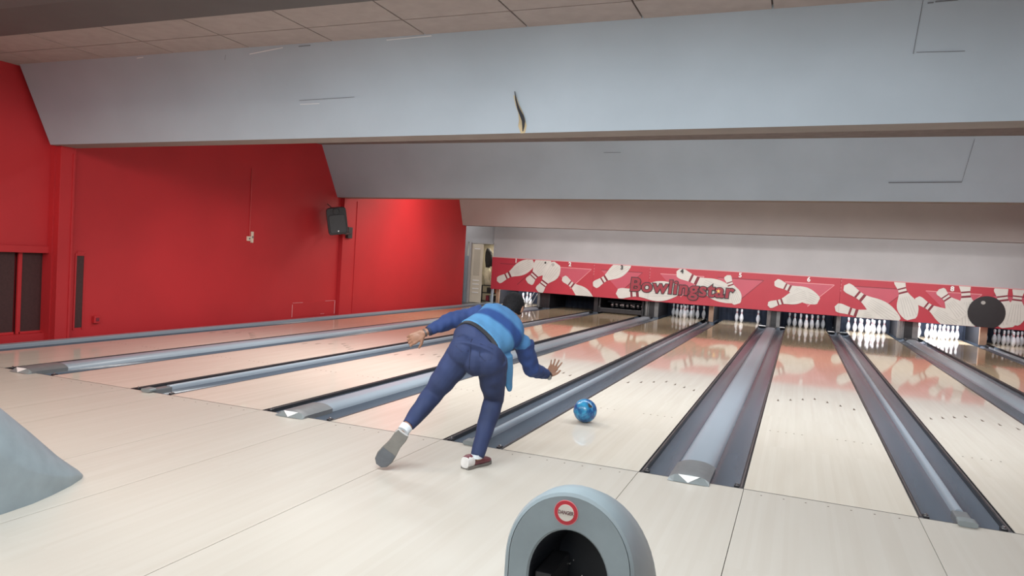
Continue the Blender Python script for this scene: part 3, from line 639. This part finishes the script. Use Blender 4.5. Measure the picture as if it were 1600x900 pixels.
# small clips along the joints
for a, b_, t in boards[1:]:
    mb = MB()
    for z in (1.38, 1.28, 1.2, 1.12): mb.box(a+0.004, a+0.016, YB-0.006, YB, z, z+0.045, 0.002)
    build('joint_clip', mb, M['rededge'], t)
# ------------------------------------------------------------------ doorway left of the boards
t = thing('door_frame', (-9.5, YB, 0), 'grey upright door post between the red wall and the beige door', 'door frame')
mb = MB(); mb.box(-9.66, -9.54, YB-0.05, YB+0.1, -0.02, 1.46, 0.006); build('post', mb, M['cap'], t)
mb = MB(); mb.box(-9.53, -9.46, YB-0.06, YB+0.12, -0.02, 1.90, 0.006); build('post', mb, M['greywall'], t)
mb = MB(); mb.box(-9.46, -8.75, YB, YB+0.14, 1.86, 1.90, 0.004); build('lintel', mb, M['greywall'], t)
t = thing('service_door', (-9.45, YB, 0), 'beige panelled door standing open beside the first masking board', 'door')
mb = MB(); mb.box(-9.45, -9.07, YB+0.0, YB+0.04, 0.0, 1.85, 0.004); build('door_leaf', mb, M['beige'], t)
mb = MB(); mb.box(-9.37, -9.15, YB-0.006, YB, 0.85, 1.72, 0.003); p_ = build('door_panel', mb, M['beigedark'], t)
mb = MB(); mb.box(-9.36, -9.16, YB-0.010, YB-0.006, 1.68, 1.71, 0.001); build('panel_bead', mb, M['white'], p_)
for z in (0.30, 0.42, 0.56, 0.68):
    mb = MB(); mb.box(-9.37, -9.15, YB-0.012, YB, z, z+0.03, 0.003); build('vent_slat', mb, M['white'], t)
mb = MB(); mb.box(-9.9, -8.68, YB+1.4, YB+1.5, -0.02, 2.2); struct('wall_store', mb, M['glow'])
area('store_lamp', (-8.95, YB+0.8, 1.95), (0.5, 0.4), 9, (1.0, 0.92, 0.75))
t = thing('hanging_coat', (-9.090, YB+0.6, 1.2), 'dark coat hanging high in the open doorway', 'coat')
mb = MB(); mb.loft([((-9.150, YB+0.6, 1.74), (0.05, 0, 0), (0, 0.05, 0)), ((-9.120, YB+0.6, 1.6), (0.12, 0, 0), (0, 0.08, 0)), ((-9.110, YB+0.6, 1.35), (0.13, 0, 0), (0, 0.08, 0)), ((-9.130, YB+0.6, 1.12), (0.07, 0, 0), (0, 0.06, 0))], 20)
build('coat_body', mb, M['navy'], t, smooth=True)
mb = MB(); mb.loft([((-9.030, YB+0.56, 1.60), (0.04, 0, 0), (0, 0.04, 0)), ((-9.000, YB+0.55, 1.35), (0.045, 0, 0), (0, 0.045, 0)), ((-8.990, YB+0.54, 1.16), (0.03, 0, 0), (0, 0.03, 0))], 14)
build('coat_sleeve', mb, M['navy'], t, smooth=True)
t = thing('cream_cloth', (-9.150, YB+0.6, 0.65), 'crumpled cream cloth hanging below the dark coat in the doorway', 'cloth')
mb = MB(); mb.loft([((-9.150, YB+0.6, 1.12), (0.09, 0, 0), (0, 0.05, 0)), ((-9.140, YB+0.58, 0.95), (0.13, 0.02, 0), (0, 0.07, 0)), ((-9.160, YB+0.6, 0.80), (0.11, -0.02, 0), (0, 0.06, 0)), ((-9.120, YB+0.65, 0.546), (0.13, 0, 0), (0, 0.04, 0))], 20)
build('cloth', mb, M['cream'], t, smooth=True)
t = thing('shelf_rack', (-8.85, YB+0.75, 0), 'dark shelf rack full of small boxes inside the doorway', 'shelf')
mb = MB()
for z in (0.02, 0.28, 0.52): mb.box(-9.3, -8.70, YB+0.6, YB+0.9, z, z+0.025)
build('shelf_board', mb, M['rail'], t)
for xx in (-9.29, -8.71):
    mb = MB(); mb.box(xx-0.015, xx+0.015, YB+0.6, YB+0.63, 0, 0.52); build('upright', mb, M['rail'], t)
bxs = [(-9.1, .045, 'darkred', 'dark red box low on the left of the store rack'), (-8.97, .045, 'capface', 'grey box low on the store rack'), 
       (-9.08, .305, 'printblack', 'black box on the middle shelf of the store rack'), (-8.93, .305, 'white', 'white box on the middle shelf of the store rack'), (-8.79, .305, 'orange', 'orange box under the end of the first masking board'),
       (-8.85, .045, 'printblack', 'black box under the first masking board'), (-8.79, .545, 'beige', 'beige box on top of the store rack beside the first masking board')]
for x, z, m_, lb in bxs:
    t = thing('storage_box', (x, YB+0.7, z), lb, 'box', 'boxes on the store rack')
    mb = MB(); mb.box(x-0.05, x+0.05, YB+0.62, YB+0.8, z, z+0.14, 0.004); build('carton', mb, M[m_], t)
    mb = MB(); mb.box(x-0.054, x+0.054, YB+0.615, YB+0.805, z+0.14, z+0.165, 0.004); build('box_lid', mb, M[m_], t)
mb = MB(); mb.box(-8.74, -8.68, YB+0.05, YB+0.12, -0.02, 0.47, 0.004); struct('trim_31', mb, M['cap'])
# ------------------------------------------------------------------ ball return hoods
def hood(cx, lb, sign):
    t = thing('ball_return_hood', (cx, -3.0, 0), lb, 'ball return', 'ball return hoods')
    n = 32
    def sec(y, hw, h, p=2.3, base=None):
        """arch section, base to crown to base"""
        P = []
        for i in range(n+1):
            a = PI*i/n; c, s = math.cos(a), math.sin(a)
            zz = h*abs(s)**(2/p); xx = hw*math.copysign(abs(c)**(2/p), c)
            P.append((cx+xx, y, zz))
        return P
    def arch(y, hw, h, spring, e=1.0):
        """straight jambs up to the spring line, then a half ellipse"""
        P = [(cx+hw, y, 0.0), (cx+hw, y, spring*0.33), (cx+hw, y, spring*0.66)]
        m = n-5
        for i in range(m): a = PI*i/(m-1); P.append((cx+hw*math.copysign(abs(math.cos(a))**e, math.cos(a)), y, spring+(h-spring)*abs(math.sin(a))**e))
        P += [(cx-hw, y, spring*0.66), (cx-hw, y, spring*0.33), (cx-hw, y, 0.0)]
        return P
    def flare(P, k):  # widen near the floor
        return [(cx+(x-cx)*(1+k*max(0, 1-z/0.35)), y, z) for x, y, z in P]
    prof = [arch(-3.03, 0.198, 0.742, 0.52), arch(-3.025, 0.210, 0.753, 0.51), arch(-2.998, 0.222, 0.759, 0.50), arch(-2.93, 0.236, 0.752, 0.46), arch(-2.80, 0.246, 0.705, 0.38),
            arch(-2.66, 0.246, 0.615, 0.27, 1.4), arch(-2.5, 0.228, 0.462, 0.17, 1.6), arch(-2.35, 0.185, 0.315, 0.10, 1.7), arch(-2.2, 0.128, 0.16, 0.05, 1.6), arch(-2.09, 0.07, 0.06, 0.02), arch(-2.05, 0.035, 0.02, 0.008)]
    mb = MB(); mb.rings(prof, cap0=False, cap1=True, closed=False)
    # face ring from the outer arch to the opening
    fo = arch(-3.03, 0.196, 0.742, 0.52); fi = arch(-3.028, 0.136, 0.640, 0.47); fi2 = arch(-3.02, 0.130, 0.633, 0.47)
    mb.rings([fo, fi, fi2], cap0=False, cap1=False, closed=False)
    o = smooth_angle(build('hood_shell', mb, M['hood'], t, fix=True), 24)
    mb = MB(); mb.rings([arch(-3.019, 0.1305, 0.6335, 0.47), arch(-2.72, 0.122, 0.57, 0.42)], cap0=False, cap1=True, closed=False); build('throat', mb, M['hoodin'], t)
    mb = MB(); mb.box(cx-0.118, cx-0.062, -2.995, -2.79, 0.0, 0.47, 0.006); gd = build('ball_guide', mb, M['rail'], t)
    for dx, z in ((-0.045, 0.447), (-0.058, 0.432), (-0.012, 0.40)):
        mb = MB(); mb.lathe([(0.004, 0), (0.004, 0.006), (0.002, 0.008)], (cx+dx, -2.79, z), 8, (0, -1, 0)); build('rivet', mb, M['metal'], gd)
    mb = MB(); mb.ell((cx-0.2, -2.9, 0.36), (0.03, 0.07, 0.2), n=14)
    if sign:
        X, Z = cx-0.016, 0.690
        def disc(nm, rr, m, y, par):
            mb = MB(); mb.lathe([(rr, 0), (rr, 0.0012)], (X, y, Z), 40, (0, -1, 0)); return build(nm, mb, m, par)
        mb.b.free()
        d = disc('danger_sticker', 0.0395, M['rededge'], -3.031, t); disc('red_ring', 0.0375, M['signred'], -3.0322, d); disc('white_centre', 0.0262, M['signwhite'], -3.0334, d)
        text_mesh('DANGER', 0.0165, M['signink'], 'danger_lettering', d, (X, -3.0352, Z), (1, 0, 0), (0, 0, 1), 0.0003, 0.0003, 0, 1.0, 0.76)
    else: mb.b.free()
    return t
hood(-0.36, 'grey moulded ball return hood with a round danger sticker over its dark opening', True)
hood((XL[4]-WW/2), 'grey wedge-shaped ball return hood cut off by the left edge of the photo', False)
# ------------------------------------------------------------------ rolling ball
t = thing('bowling_ball', (-1.50, 1.33, 0.0), 'swirled blue bowling ball rolling down the lane beside the bowler', 'bowling ball')
mb = MB(); mb.ell((-1.50, 1.33, 0.1085), (0.1085,)*3, n=48); build('ball_shell', mb, M['ball'], t, smooth=True)
for a, b_ in ((0.25, 0.75), (0.5, 0.85), (0.36, 1.15)):
    d = Vector((math.cos(b_)*math.sin(a)*1.0+0.3, -0.55, math.sin(b_)*0.7)).normalized()
    mb = MB(); mb.lathe([(0.0125, -0.001), (0.0125, 0.0006)], Vector((-1.50, 1.33, 0.1085))+d*0.1078, 14, d); build('finger_hole', mb, M['rail'], t)
# ------------------------------------------------------------------ the bowler
def remesh(mb, name, m, parent, voxel, smooth_it=6, origin=None, factor=0.5, disp=None):
    b = mb.b; me = bpy.data.meshes.new('tmp'); bmesh.ops.recalc_face_normals(b, faces=b.faces)
    bmesh.ops.triangulate(b, faces=b.faces); b.to_mesh(me); b.free()
    o = bpy.data.objects.new('tmp_remesh', me); C.objects.link(o)
    md = o.modifiers.new('r', 'REMESH'); md.mode = 'VOXEL'; md.voxel_size = voxel
    sm = o.modifiers.new('s', 'SMOOTH'); sm.factor = factor; sm.iterations = smooth_it
    bpy.context.view_layer.update()
    me2 = bpy.data.meshes.new_from_object(o.evaluated_get(bpy.context.evaluated_depsgraph_get()))
    bpy.data.objects.remove(o); bpy.data.meshes.remove(me)
    if disp:
        me2.update()
        nr = [v.normal.copy() for v in me2.vertices]
        for v, nn in zip(me2.vertices, nr): v.co += nn*disp(v.co)
    org = wloc(parent) if parent else Vector(origin or (0, 0, 0))
    for v in me2.vertices: v.co -= org
    me2.name = name; me2.materials.clear(); me2.materials.append(m); me2.shade_smooth()
    p = bpy.data.objects.new(name, me2); C.objects.link(p)
    if parent: p.parent = parent
    else: p.location = org
    return p
V = Vector
def lerp(a, b_, t): return a+(b_-a)*t
# joints (metres)
PEL = V((-1.785, -0.565, 0.800)); HR = V((-1.690, -0.53, 0.745)); HL = V((-1.880, -0.58, 0.805))
KR = V((-1.724, -0.37, 0.452)); AR = V((-1.748, -0.56, 0.100)); KL = V((-2.09, -0.62, 0.48)); AL = V((-2.150, -0.865, 0.285))
WST = V((-1.825, -0.49, 0.862)); CHS = V((-1.79, -0.27, 0.935)); NCK = V((-1.765, -0.05, 1.015)); HD = V((-1.786, 0.07, 1.093))
SL = V((-1.925, -0.17, 1.035)); SR = V((-1.640, -0.07, 0.845)); EL = V((-2.127, -0.29, 0.985)); WL = V((-2.276, -0.44, 0.885))
ER = V((-1.592, 0.03, 0.640)); WR = V((-1.528, 0.25, 0.572))
LAT = (SR-SL).normalized()                     # shoulder line, left to right
AXT = (NCK-WST).normalized(); LATt = (LAT-AXT*LAT.dot(AXT)).normalized(); BK = AXT.cross(LATt)   # out of the back
if BK.z < 0: BK = -BK
hips = (HR-HL).normalized()
body = MB()
# pelvis and trunk
body.loft([(PEL-AXT*0.04, hips*0.10, BK*0.07), (PEL, hips*0.13, BK*0.085), (WST, LATt*0.135, BK*0.08), (CHS, LATt*0.15, BK*0.095), (lerp(CHS, NCK, .6), LATt*0.15, BK*0.085), (NCK-AXT*0.02, LATt*0.08, BK*0.06)], 24, 2.4)
for a, b_, ra, rb in [(HR, KR, .078, .052), (KR, AR, .052, .034), (HL, KL, .078, .052), (KL, AL, .052, .034), (SL, EL, .046, .036), (EL, WL, .036, .024), (SR, ER, .046, .036), (ER, WR, .036, .024), (NCK-AXT*.05, HD-V((0, .02, .03)), .055, .05)]:
    body.capsule(a, b_, ra, rb)
# feet inside the shoes
TR = V((-1.752, -0.45, 0.045)); body.capsule(AR-V((0, 0, .02)), TR, .032, .022)
SOLE_L = (V((-2.275, -0.985, 0.028)) - V((-2.085, -1.03, 0.245))).normalized()
body.capsule(AL, V((-2.235, -0.905, 0.12)), .032, .022)
# head: skull, jaw, nose, brow, ears; it looks down the lane, tipped forward
look = V((0.02, 0.86, -0.50)).normalized(); crown = V((-0.02, 0.50, 0.86)).normalized(); crown = (crown-look*crown.dot(look)).normalized(); side = look.cross(crown)
HM = Matrix((side, look, crown)).transposed()  # columns: right, face direction, crown
def hp(x, y, z): return HD + HM @ V((x, y, z))
body.ell(HD, (0.073, 0.092, 0.108), HM, 28); body.ell(hp(0, 0.042, -0.055), (0.054, 0.055, 0.058), HM, 20)
body.ell(hp(0, 0.072, -0.105), (0.022, 0.018, 0.018), HM, 12)                       # chin
body.capsule(hp(0, 0.088, -0.005), hp(0, 0.108, -0.042), 0.009, 0.014, 10)            # nose
for s in (-1, 1):
    body.ell(hp(s*0.030, 0.082, 0.022), (0.022, 0.010, 0.008), HM, 10)                # brow
    body.ell(hp(s*0.012, 0.100, -0.045), (0.008, 0.009, 0.007), HM, 10)               # nostril
    body.ell(hp(s*0.040, 0.066, -0.03), (0.02, 0.018, 0.018), HM, 10)                 # cheek
    body.ell(hp(s*0.076, -0.004, -0.012), (0.010, 0.020, 0.032), HM, 12)              # ear
body.ell(hp(0, 0.093, -0.070), (0.022, 0.009, 0.006), HM, 10); body.ell(hp(0, 0.090, -0.080), (0.019, 0.009, 0.006), HM, 10)   # lips
# hands
def hand(W, along, palm_n, spread, curl, thumb_side, K=1.0):
    """W wrist, along = direction of the metacarpals, palm_n = palm-facing normal"""
    a = along.normalized(); n = (palm_n-a*palm_n.dot(a)).normalized(); s = a.cross(n)*thumb_side    # s points to the thumb side
    for k in range(4):
        off = (0.030-0.020*k)*K; body.capsule(W+a*0.005*K+s*off*0.55, W+a*0.082*K+s*off, 0.015*K, 0.0125*K, 10)
    body.ell(W+a*0.05*K, (0.036*K, 0.045*K, 0.017*K), Matrix((s, a, n)).transposed(), 14)
    for k in range(4):
        off = (0.030-0.020*k)*K; L = (0.072, 0.080, 0.074, 0.058)[k]*K; p = W+a*0.085*K+s*off
        d = (a+s*spread*(1.2-0.8*k)).normalized(); rr = (0.0092 if k < 3 else 0.008)*max(K, 0.95)
        for jn_, fr in enumerate((0.45, 0.3, 0.25)):
            c = (curl[k] if isinstance(curl, (list, tuple)) else curl)*(jn_+0.6)
            dd = (d*math.cos(c)+n*math.sin(c)).normalized(); q = p+dd*L*fr; body.capsule(p, q, rr, rr*0.92, 8); p = q; rr *= 0.92
    p = W+a*0.022*K+s*0.030*K; d = (a*0.62+s*0.75+n*0.25).normalized(); q = p+d*0.038*K; body.capsule(p, q, 0.0135*K, 0.0105*K, 8)
    d2 = (a*0.85+s*0.4+n*0.35).normalized(); body.capsule(q, q+d2*0.030*K, 0.0105*K, 0.0088*K, 8)
hand(WL+(WL-EL).normalized()*0.01, V((-0.80, -0.30, -0.52)), V((-0.30, 0.90, -0.10)), 0.06, [0.75, 0.8, 0.85, 0.9], 1, 1.08)
hand(WR+(WR-ER).normalized()*0.01, V((0.18, 0.62, 0.66)), V((0.15, -0.75, 0.64)), 0.20, [0.12, 0.18, 0.30, 0.40], 1, 0.94)
ORG = V((-1.75, -0.55, 0.0))
man = remesh(body, 'person', M['skin'], None, 0.0042, 4, origin=ORG)
tag(man, 'person in blue pullover and jeans bending low on one leg, arms spread', 'person')
# hair: a close cap over the skull, clipped in front of the face
mb = MB(); mb.ell(HD+HM @ V((0, -0.008, 0.012)), (0.082, 0.096, 0.110), HM, 32); mb.ell(hp(0, -0.05, -0.045), (0.062, 0.05, 0.06), HM, 24)
bmesh.ops.bisect_plane(mb.b, geom=list(mb.b.verts)+list(mb.b.edges)+list(mb.b.faces), plane_co=hp(0, 0.055, 0.01), plane_no=(HM @ V((0, 1, -0.55))).normalized(), clear_outer=True)
hr = [e for e in mb.b.edges if e.is_boundary]
if hr: bmesh.ops.holes_fill(mb.b, edges=hr, sides=0)
remesh(mb, 'hair', M['hair'], man, 0.006, 2, disp=lambda c: 0.0015*math.sin(c.x*400)*math.sin(c.z*380+c.y*300))
# jeans
def crease(scale, amp, seed=0.0):
    return lambda c: amp*(math.sin(c.z*scale+c.x*scale*0.6+seed)+0.6*math.sin(c.y*scale*1.3-c.z*scale*0.8+seed*2)+0.5*math.sin(c.x*scale*1.7+c.y*scale))
mb = MB()
mb.loft([(WST-AXT*0.005, LATt*0.166, BK*0.112), (WST-AXT*0.05, LATt*0.176, BK*0.122), (PEL, hips*0.186, BK*0.132), (PEL-AXT*0.08, hips*0.180, BK*0.125)], 30, 2.5)
mb.ell(HR+V((-0.005, -0.05, 0.02)), (0.106, 0.09, 0.115), n=20); mb.ell(HL+V((0.005, -0.045, 0.005)), (0.106, 0.09, 0.115), n=20); mb.ell((HR+HL)/2+V((0.0, -0.035, -0.015)), (0.10, 0.10, 0.12), n=20)
def leg(h, k, a, rk):
    kd = (k-h).normalized(); ad = (a-k).normalized()
    pts = [h-kd*0.02, lerp(h, k, .35), lerp(h, k, .75), k, lerp(k, a, .3), lerp(k, a, .7), a+ad*0.0]
    mb.tube(pts, [.112, .102, .084, .073, .070, .056, .048], 20)
leg(HR, KR, AR+V((0, 0, -0.022)), 0); leg(HL, KL, AL+V((0.005, 0.02, 0.01)), 0)
jn = remesh(mb, 'jeans', M['jeans'], man, 0.007, 5, disp=crease(46, 0.0016))
# seat seam and pocket flaps
def ray_out(p, d, o=jn):
    org = wloc(o); ok, loc, nrm, idx = o.ray_cast(p+d*0.5-org, -d)
    return (loc+org, nrm) if ok else (p, d)
def seam(pts, d, wd, name, m, par):
    mb = MB(); P = []
    for p in pts:
        q, nn = ray_out(p, d); P.append(q+nn*0.0015)
    mb.tube(P, wd, 6); return build(name, mb, m, par, smooth=True)
outb = V((0.15, -0.9, 0.35)).normalized()
seam([lerp(WST, PEL, 0.25)-hips*0.005+V((0, 0, -0.0))-AXT*0.0 + V((0, 0, -0.03*i)) for i in range(8)], outb, 0.0025, 'seat_seam', M['denimdark'], jn)
for s in (-1, 1):
    c = PEL+hips*0.085*s; q = [c+hips*dx+V((0, 0, dz)) for dx, dz in ((-.045, .05), (.045, .05), (.045, -.03), (0, -.055), (-.045, -.03), (-.045, .05))]
    seam(q, outb, 0.0018, 'back_pocket', M['denimdark'], jn)
# belt
mb = MB(); R1 = []
for d, k in ((-0.004, 1.0), (0.034, 1.0)):
    c = WST-AXT*d; R1.append([c+LATt*(0.181*math.copysign(abs(math.cos(2*PI*i/40))**0.8, math.cos(2*PI*i/40)))+BK*(0.127*math.copysign(abs(math.sin(2*PI*i/40))**0.8, math.sin(2*PI*i/40))) for i in range(40)])
mb.rings(R1); build('belt', mb, M['belt'], man, smooth=False)
# pullover
def shirt_mat():
    m, t, b = nodes('two_tone_blue_knit')
    b.inputs['Roughness'].default_value = 0.85; b.inputs['Specular IOR Level'].default_value = 0.2
    tc = t.nodes.new('ShaderNodeTexCoord'); dt = t.nodes.new('ShaderNodeVectorMath'); dt.operation = 'DOT_PRODUCT'
    ax = (AXT*0.93-LATt*0.16).normalized(); dt.inputs[1].default_value = ax
    t.links.new(tc.outputs['Object'], dt.inputs[0])
    base = (WST-ORG).dot(ax); ln = (NCK-WST).length
    mr = t.nodes.new('ShaderNodeMapRange'); mr.inputs['From Min'].default_value = base-0.1; mr.inputs['From Max'].default_value = base+ln+0.1
    n = t.nodes.new('ShaderNodeTexNoise'); n.inputs['Scale'].default_value = 6; t.links.new(tc.outputs['Object'], n.inputs['Vector'])
    ad = t.nodes.new('ShaderNodeMath'); ad.operation = 'MULTIPLY_ADD'; ad.inputs[1].default_value = 0.06; t.links.new(n.outputs['Fac'], ad.inputs[0])
    t.links.new(dt.outputs['Value'], mr.inputs['Value']); t.links.new(mr.outputs[0], ad.inputs[2])
    cr = t.nodes.new('ShaderNodeValToRGB'); e = cr.color_ramp.elements
    LT = (0.085, 0.235, 0.43, 1); DK = (0.026, 0.065, 0.21, 1)
    e[0].position = 0; e[0].color = LT; e[1].position = 1; e[1].color = (0.07, 0.19, 0.38, 1)
    for p, c in ((0.42, LT), (0.46, DK), (0.575, DK), (0.63, (0.07, 0.19, 0.38, 1))):
        q = e.new(p); q.color = c
    t.links.new(ad.outputs[0], cr.inputs[0]); t.links.new(cr.outputs[0], b.inputs['Base Color'])
    return m
mb = MB()
mb.loft([(WST+AXT*0.008, LATt*0.186, BK*0.134), (lerp(WST, CHS, .4), LATt*0.186, BK*0.118), (CHS, LATt*0.190, BK*0.122), (lerp(CHS, NCK, .45), LATt*0.200, BK*0.115), (lerp(CHS, NCK, .8), LATt*0.165, BK*0.098), (NCK-AXT*0.01, LATt*0.085, BK*0.072), (NCK+AXT*0.018, LATt*0.064, BK*0.060)], 34, 2.35)
mb.capsule(SL+AXT*-0.01, lerp(SL, EL, .22), .070, .064, 18); mb.capsule(SR+AXT*-0.01, lerp(SR, ER, .22), .070, .064, 18)
# loose front hem hanging below the trunk on the right side
hx = V((-1.665, -0.36, 0.74))
mb.loft([(hx+V((-.02, 0, .06)), V((.07, 0, -.03)), V((0, .10, 0))), (hx+V((.012, .0, -.04)), V((.046, 0, 0)), V((0, .085, 0))), (V((-1.640, -0.35, 0.61)), V((.036, 0, 0)), V((0, .060, 0))), (V((-1.622, -0.34, 0.545)), V((.020, 0, 0)), V((0, .04, 0))), (V((-1.618, -0.34, 0.52)), V((.008, 0, 0)), V((0, .02, 0)))], 20, 2.2)
sh = remesh(mb, 'pullover', shirt_mat(), man, 0.007, 5, disp=crease(38, 0.0022, 1.0))
def sleeve(S, E_, W_, lb):
    mb = MB(); d1 = (E_-S).normalized(); d2 = (W_-E_).normalized()
    pts = [lerp(S, E_, .05), lerp(S, E_, .35), lerp(S, E_, .75), E_, lerp(E_, W_, .3), lerp(E_, W_, .65), lerp(E_, W_, .86)]
    mb.tube(pts, [.078, .073, .066, .066, .056, .045, .037], 20)
    o = remesh(mb, 'sleeve', M['sleeve'], man, 0.0065, 3, disp=crease(60, 0.003, 0.4)); o['label'] = lb
    mb = MB(); mb.tube([lerp(E_, W_, .80), lerp(E_, W_, .88)], [.0395, .0365], 24); build('cuff', mb, M['denimdark'], o, smooth=False)
    return o
sleeve(SL, EL, WL, 'dark blue sleeve stretched out behind'); sleeve(SR, ER, WR, 'dark blue sleeve reaching down')
# watch and bracelet
d = (WR-ER).normalized(); mb = MB(); mb.tube([WR-d*0.012, WR+d*0.008], 0.031, 20); wt = build('watch', mb, M['belt'], man)
mb = MB(); c = WR-d*0.002+V((0.020, -0.028, -0.012)); mb.lathe([(0.020, 0), (0.020, 0.009), (0.016, 0.012)], c, 20, (0.2, -0.95, 0.1)); build('watch_face', mb, M['postgrey'], wt)
d = (WL-EL).normalized(); mb = MB(); mb.tube([WL-d*0.008, WL+d*0.002], 0.031, 20); build('bracelet', mb, M['railbrown'], man)
# shoes: local x = heel to toe, z = up from the sole
def shoe(heel, toe_dir, up, lb, white_heel, kw=1.0):
    x = toe_dir.normalized(); z = (up-x*up.dot(x)).normalized(); y = z.cross(x); R3 = Matrix((x, y, z)).transposed()
    def P(a, b_, c): return heel+R3 @ V((a, b_*kw, c))
    outl = [(0.0, 0.030), (0.03, 0.036), (0.09, 0.034), (0.15, 0.042), (0.20, 0.046), (0.245, 0.038), (0.268, 0.018)]
    def ring(s, c): return [P(a*1.0, b_*s, c) for a, b_ in outl]+[P(a, -b_*s, c) for a, b_ in outl[::-1]]
    mb = MB(); mb.rings([ring(0.94, 0), ring(1.0, 0.005), ring(1.0, 0.020)])
    root = build('shoe', mb, M['sole'], man); root['label'] = lb
    mb = MB(); mb.box(0, 1, 0, 1, 0, 1); mb.b.free(); mb = MB()
    mb.prism([P(a, b_*0.9, 0.0) for a, b_ in outl[3:]]+[P(a, -b_*0.9, 0.0) for a, b_ in outl[3:][::-1]], -z*0.003); build('toe_rubber', mb, M['soletoe'], root)
    secs = []
    for a, w_, h_ in ((0.004, .030, .075), (0.03, .034, .082), (0.075, .034, .080), (0.11, .036, .070), (0.155, .041, .052), (0.205, .043, .040), (0.245, .034, .030), (0.264, .016, .018)):
        secs.append((P(a, 0, 0.016+h_*0.42), y*w_*kw, z*h_*0.55))
    mb = MB(); mb.loft(secs, 24, 2.6); up_ = build('shoe_upper', mb, M['shoe'], root); smooth_angle(up_, 60)
    if white_heel:
        mb = MB(); mb.loft([(P(-0.003, 0, .045), y*.031*kw, z*.036), (P(0.02, 0, .050), y*.0365*kw, z*.041), (P(0.06, 0, .050), y*.0372*kw, z*.040)], 24, 2.8); smooth_angle(build('heel_cap', mb, M['shoewhite'], root), 60)
        mb = MB(); mb.prism([P(0.012, 0.0372, .035), P(0.03, 0.0378, .035), P(0.03, 0.0378, .07), P(0.012, 0.0372, .07)], y*0.001); build('heel_stripe', mb, M['pinshade'], root)
    mb = MB()
    for i in range(4): mb.tube([P(0.115+0.02*i, -0.02, .066-.008*i), P(0.12+0.02*i, 0, .074-.009*i), P(0.115+0.02*i, 0.02, .066-.008*i)], 0.003, 6)
    build('laces', mb, M['shoewhite'], root)
shoe(V((-1.800, -0.64, 0.001)), V((0.27, 0.96, 0.0)), V((0, 0, 1)), 'standing shoe, maroon with an off-white heel', True, 1.12)
shoe(V((-2.135, -0.935, 0.258)), V((-0.52, -0.18, -0.83)), V((-0.40, 0.87, -0.10)), 'trailing shoe, grey sole turned to the camera', True, 1.32)
mb = MB(); mb.tube([AR+V((0, 0, -.03)), AR+V((0.0, 0.0, -0.002))], [.040, .042], 18); build('sock', mb, M['sock'], man, smooth=False)
mb = MB(); dd = (AL-KL).normalized(); mb.tube([AL-dd*0.01, AL+dd*0.035], [.043, .041], 18); build('sock', mb, M['sock'], man, smooth=False)
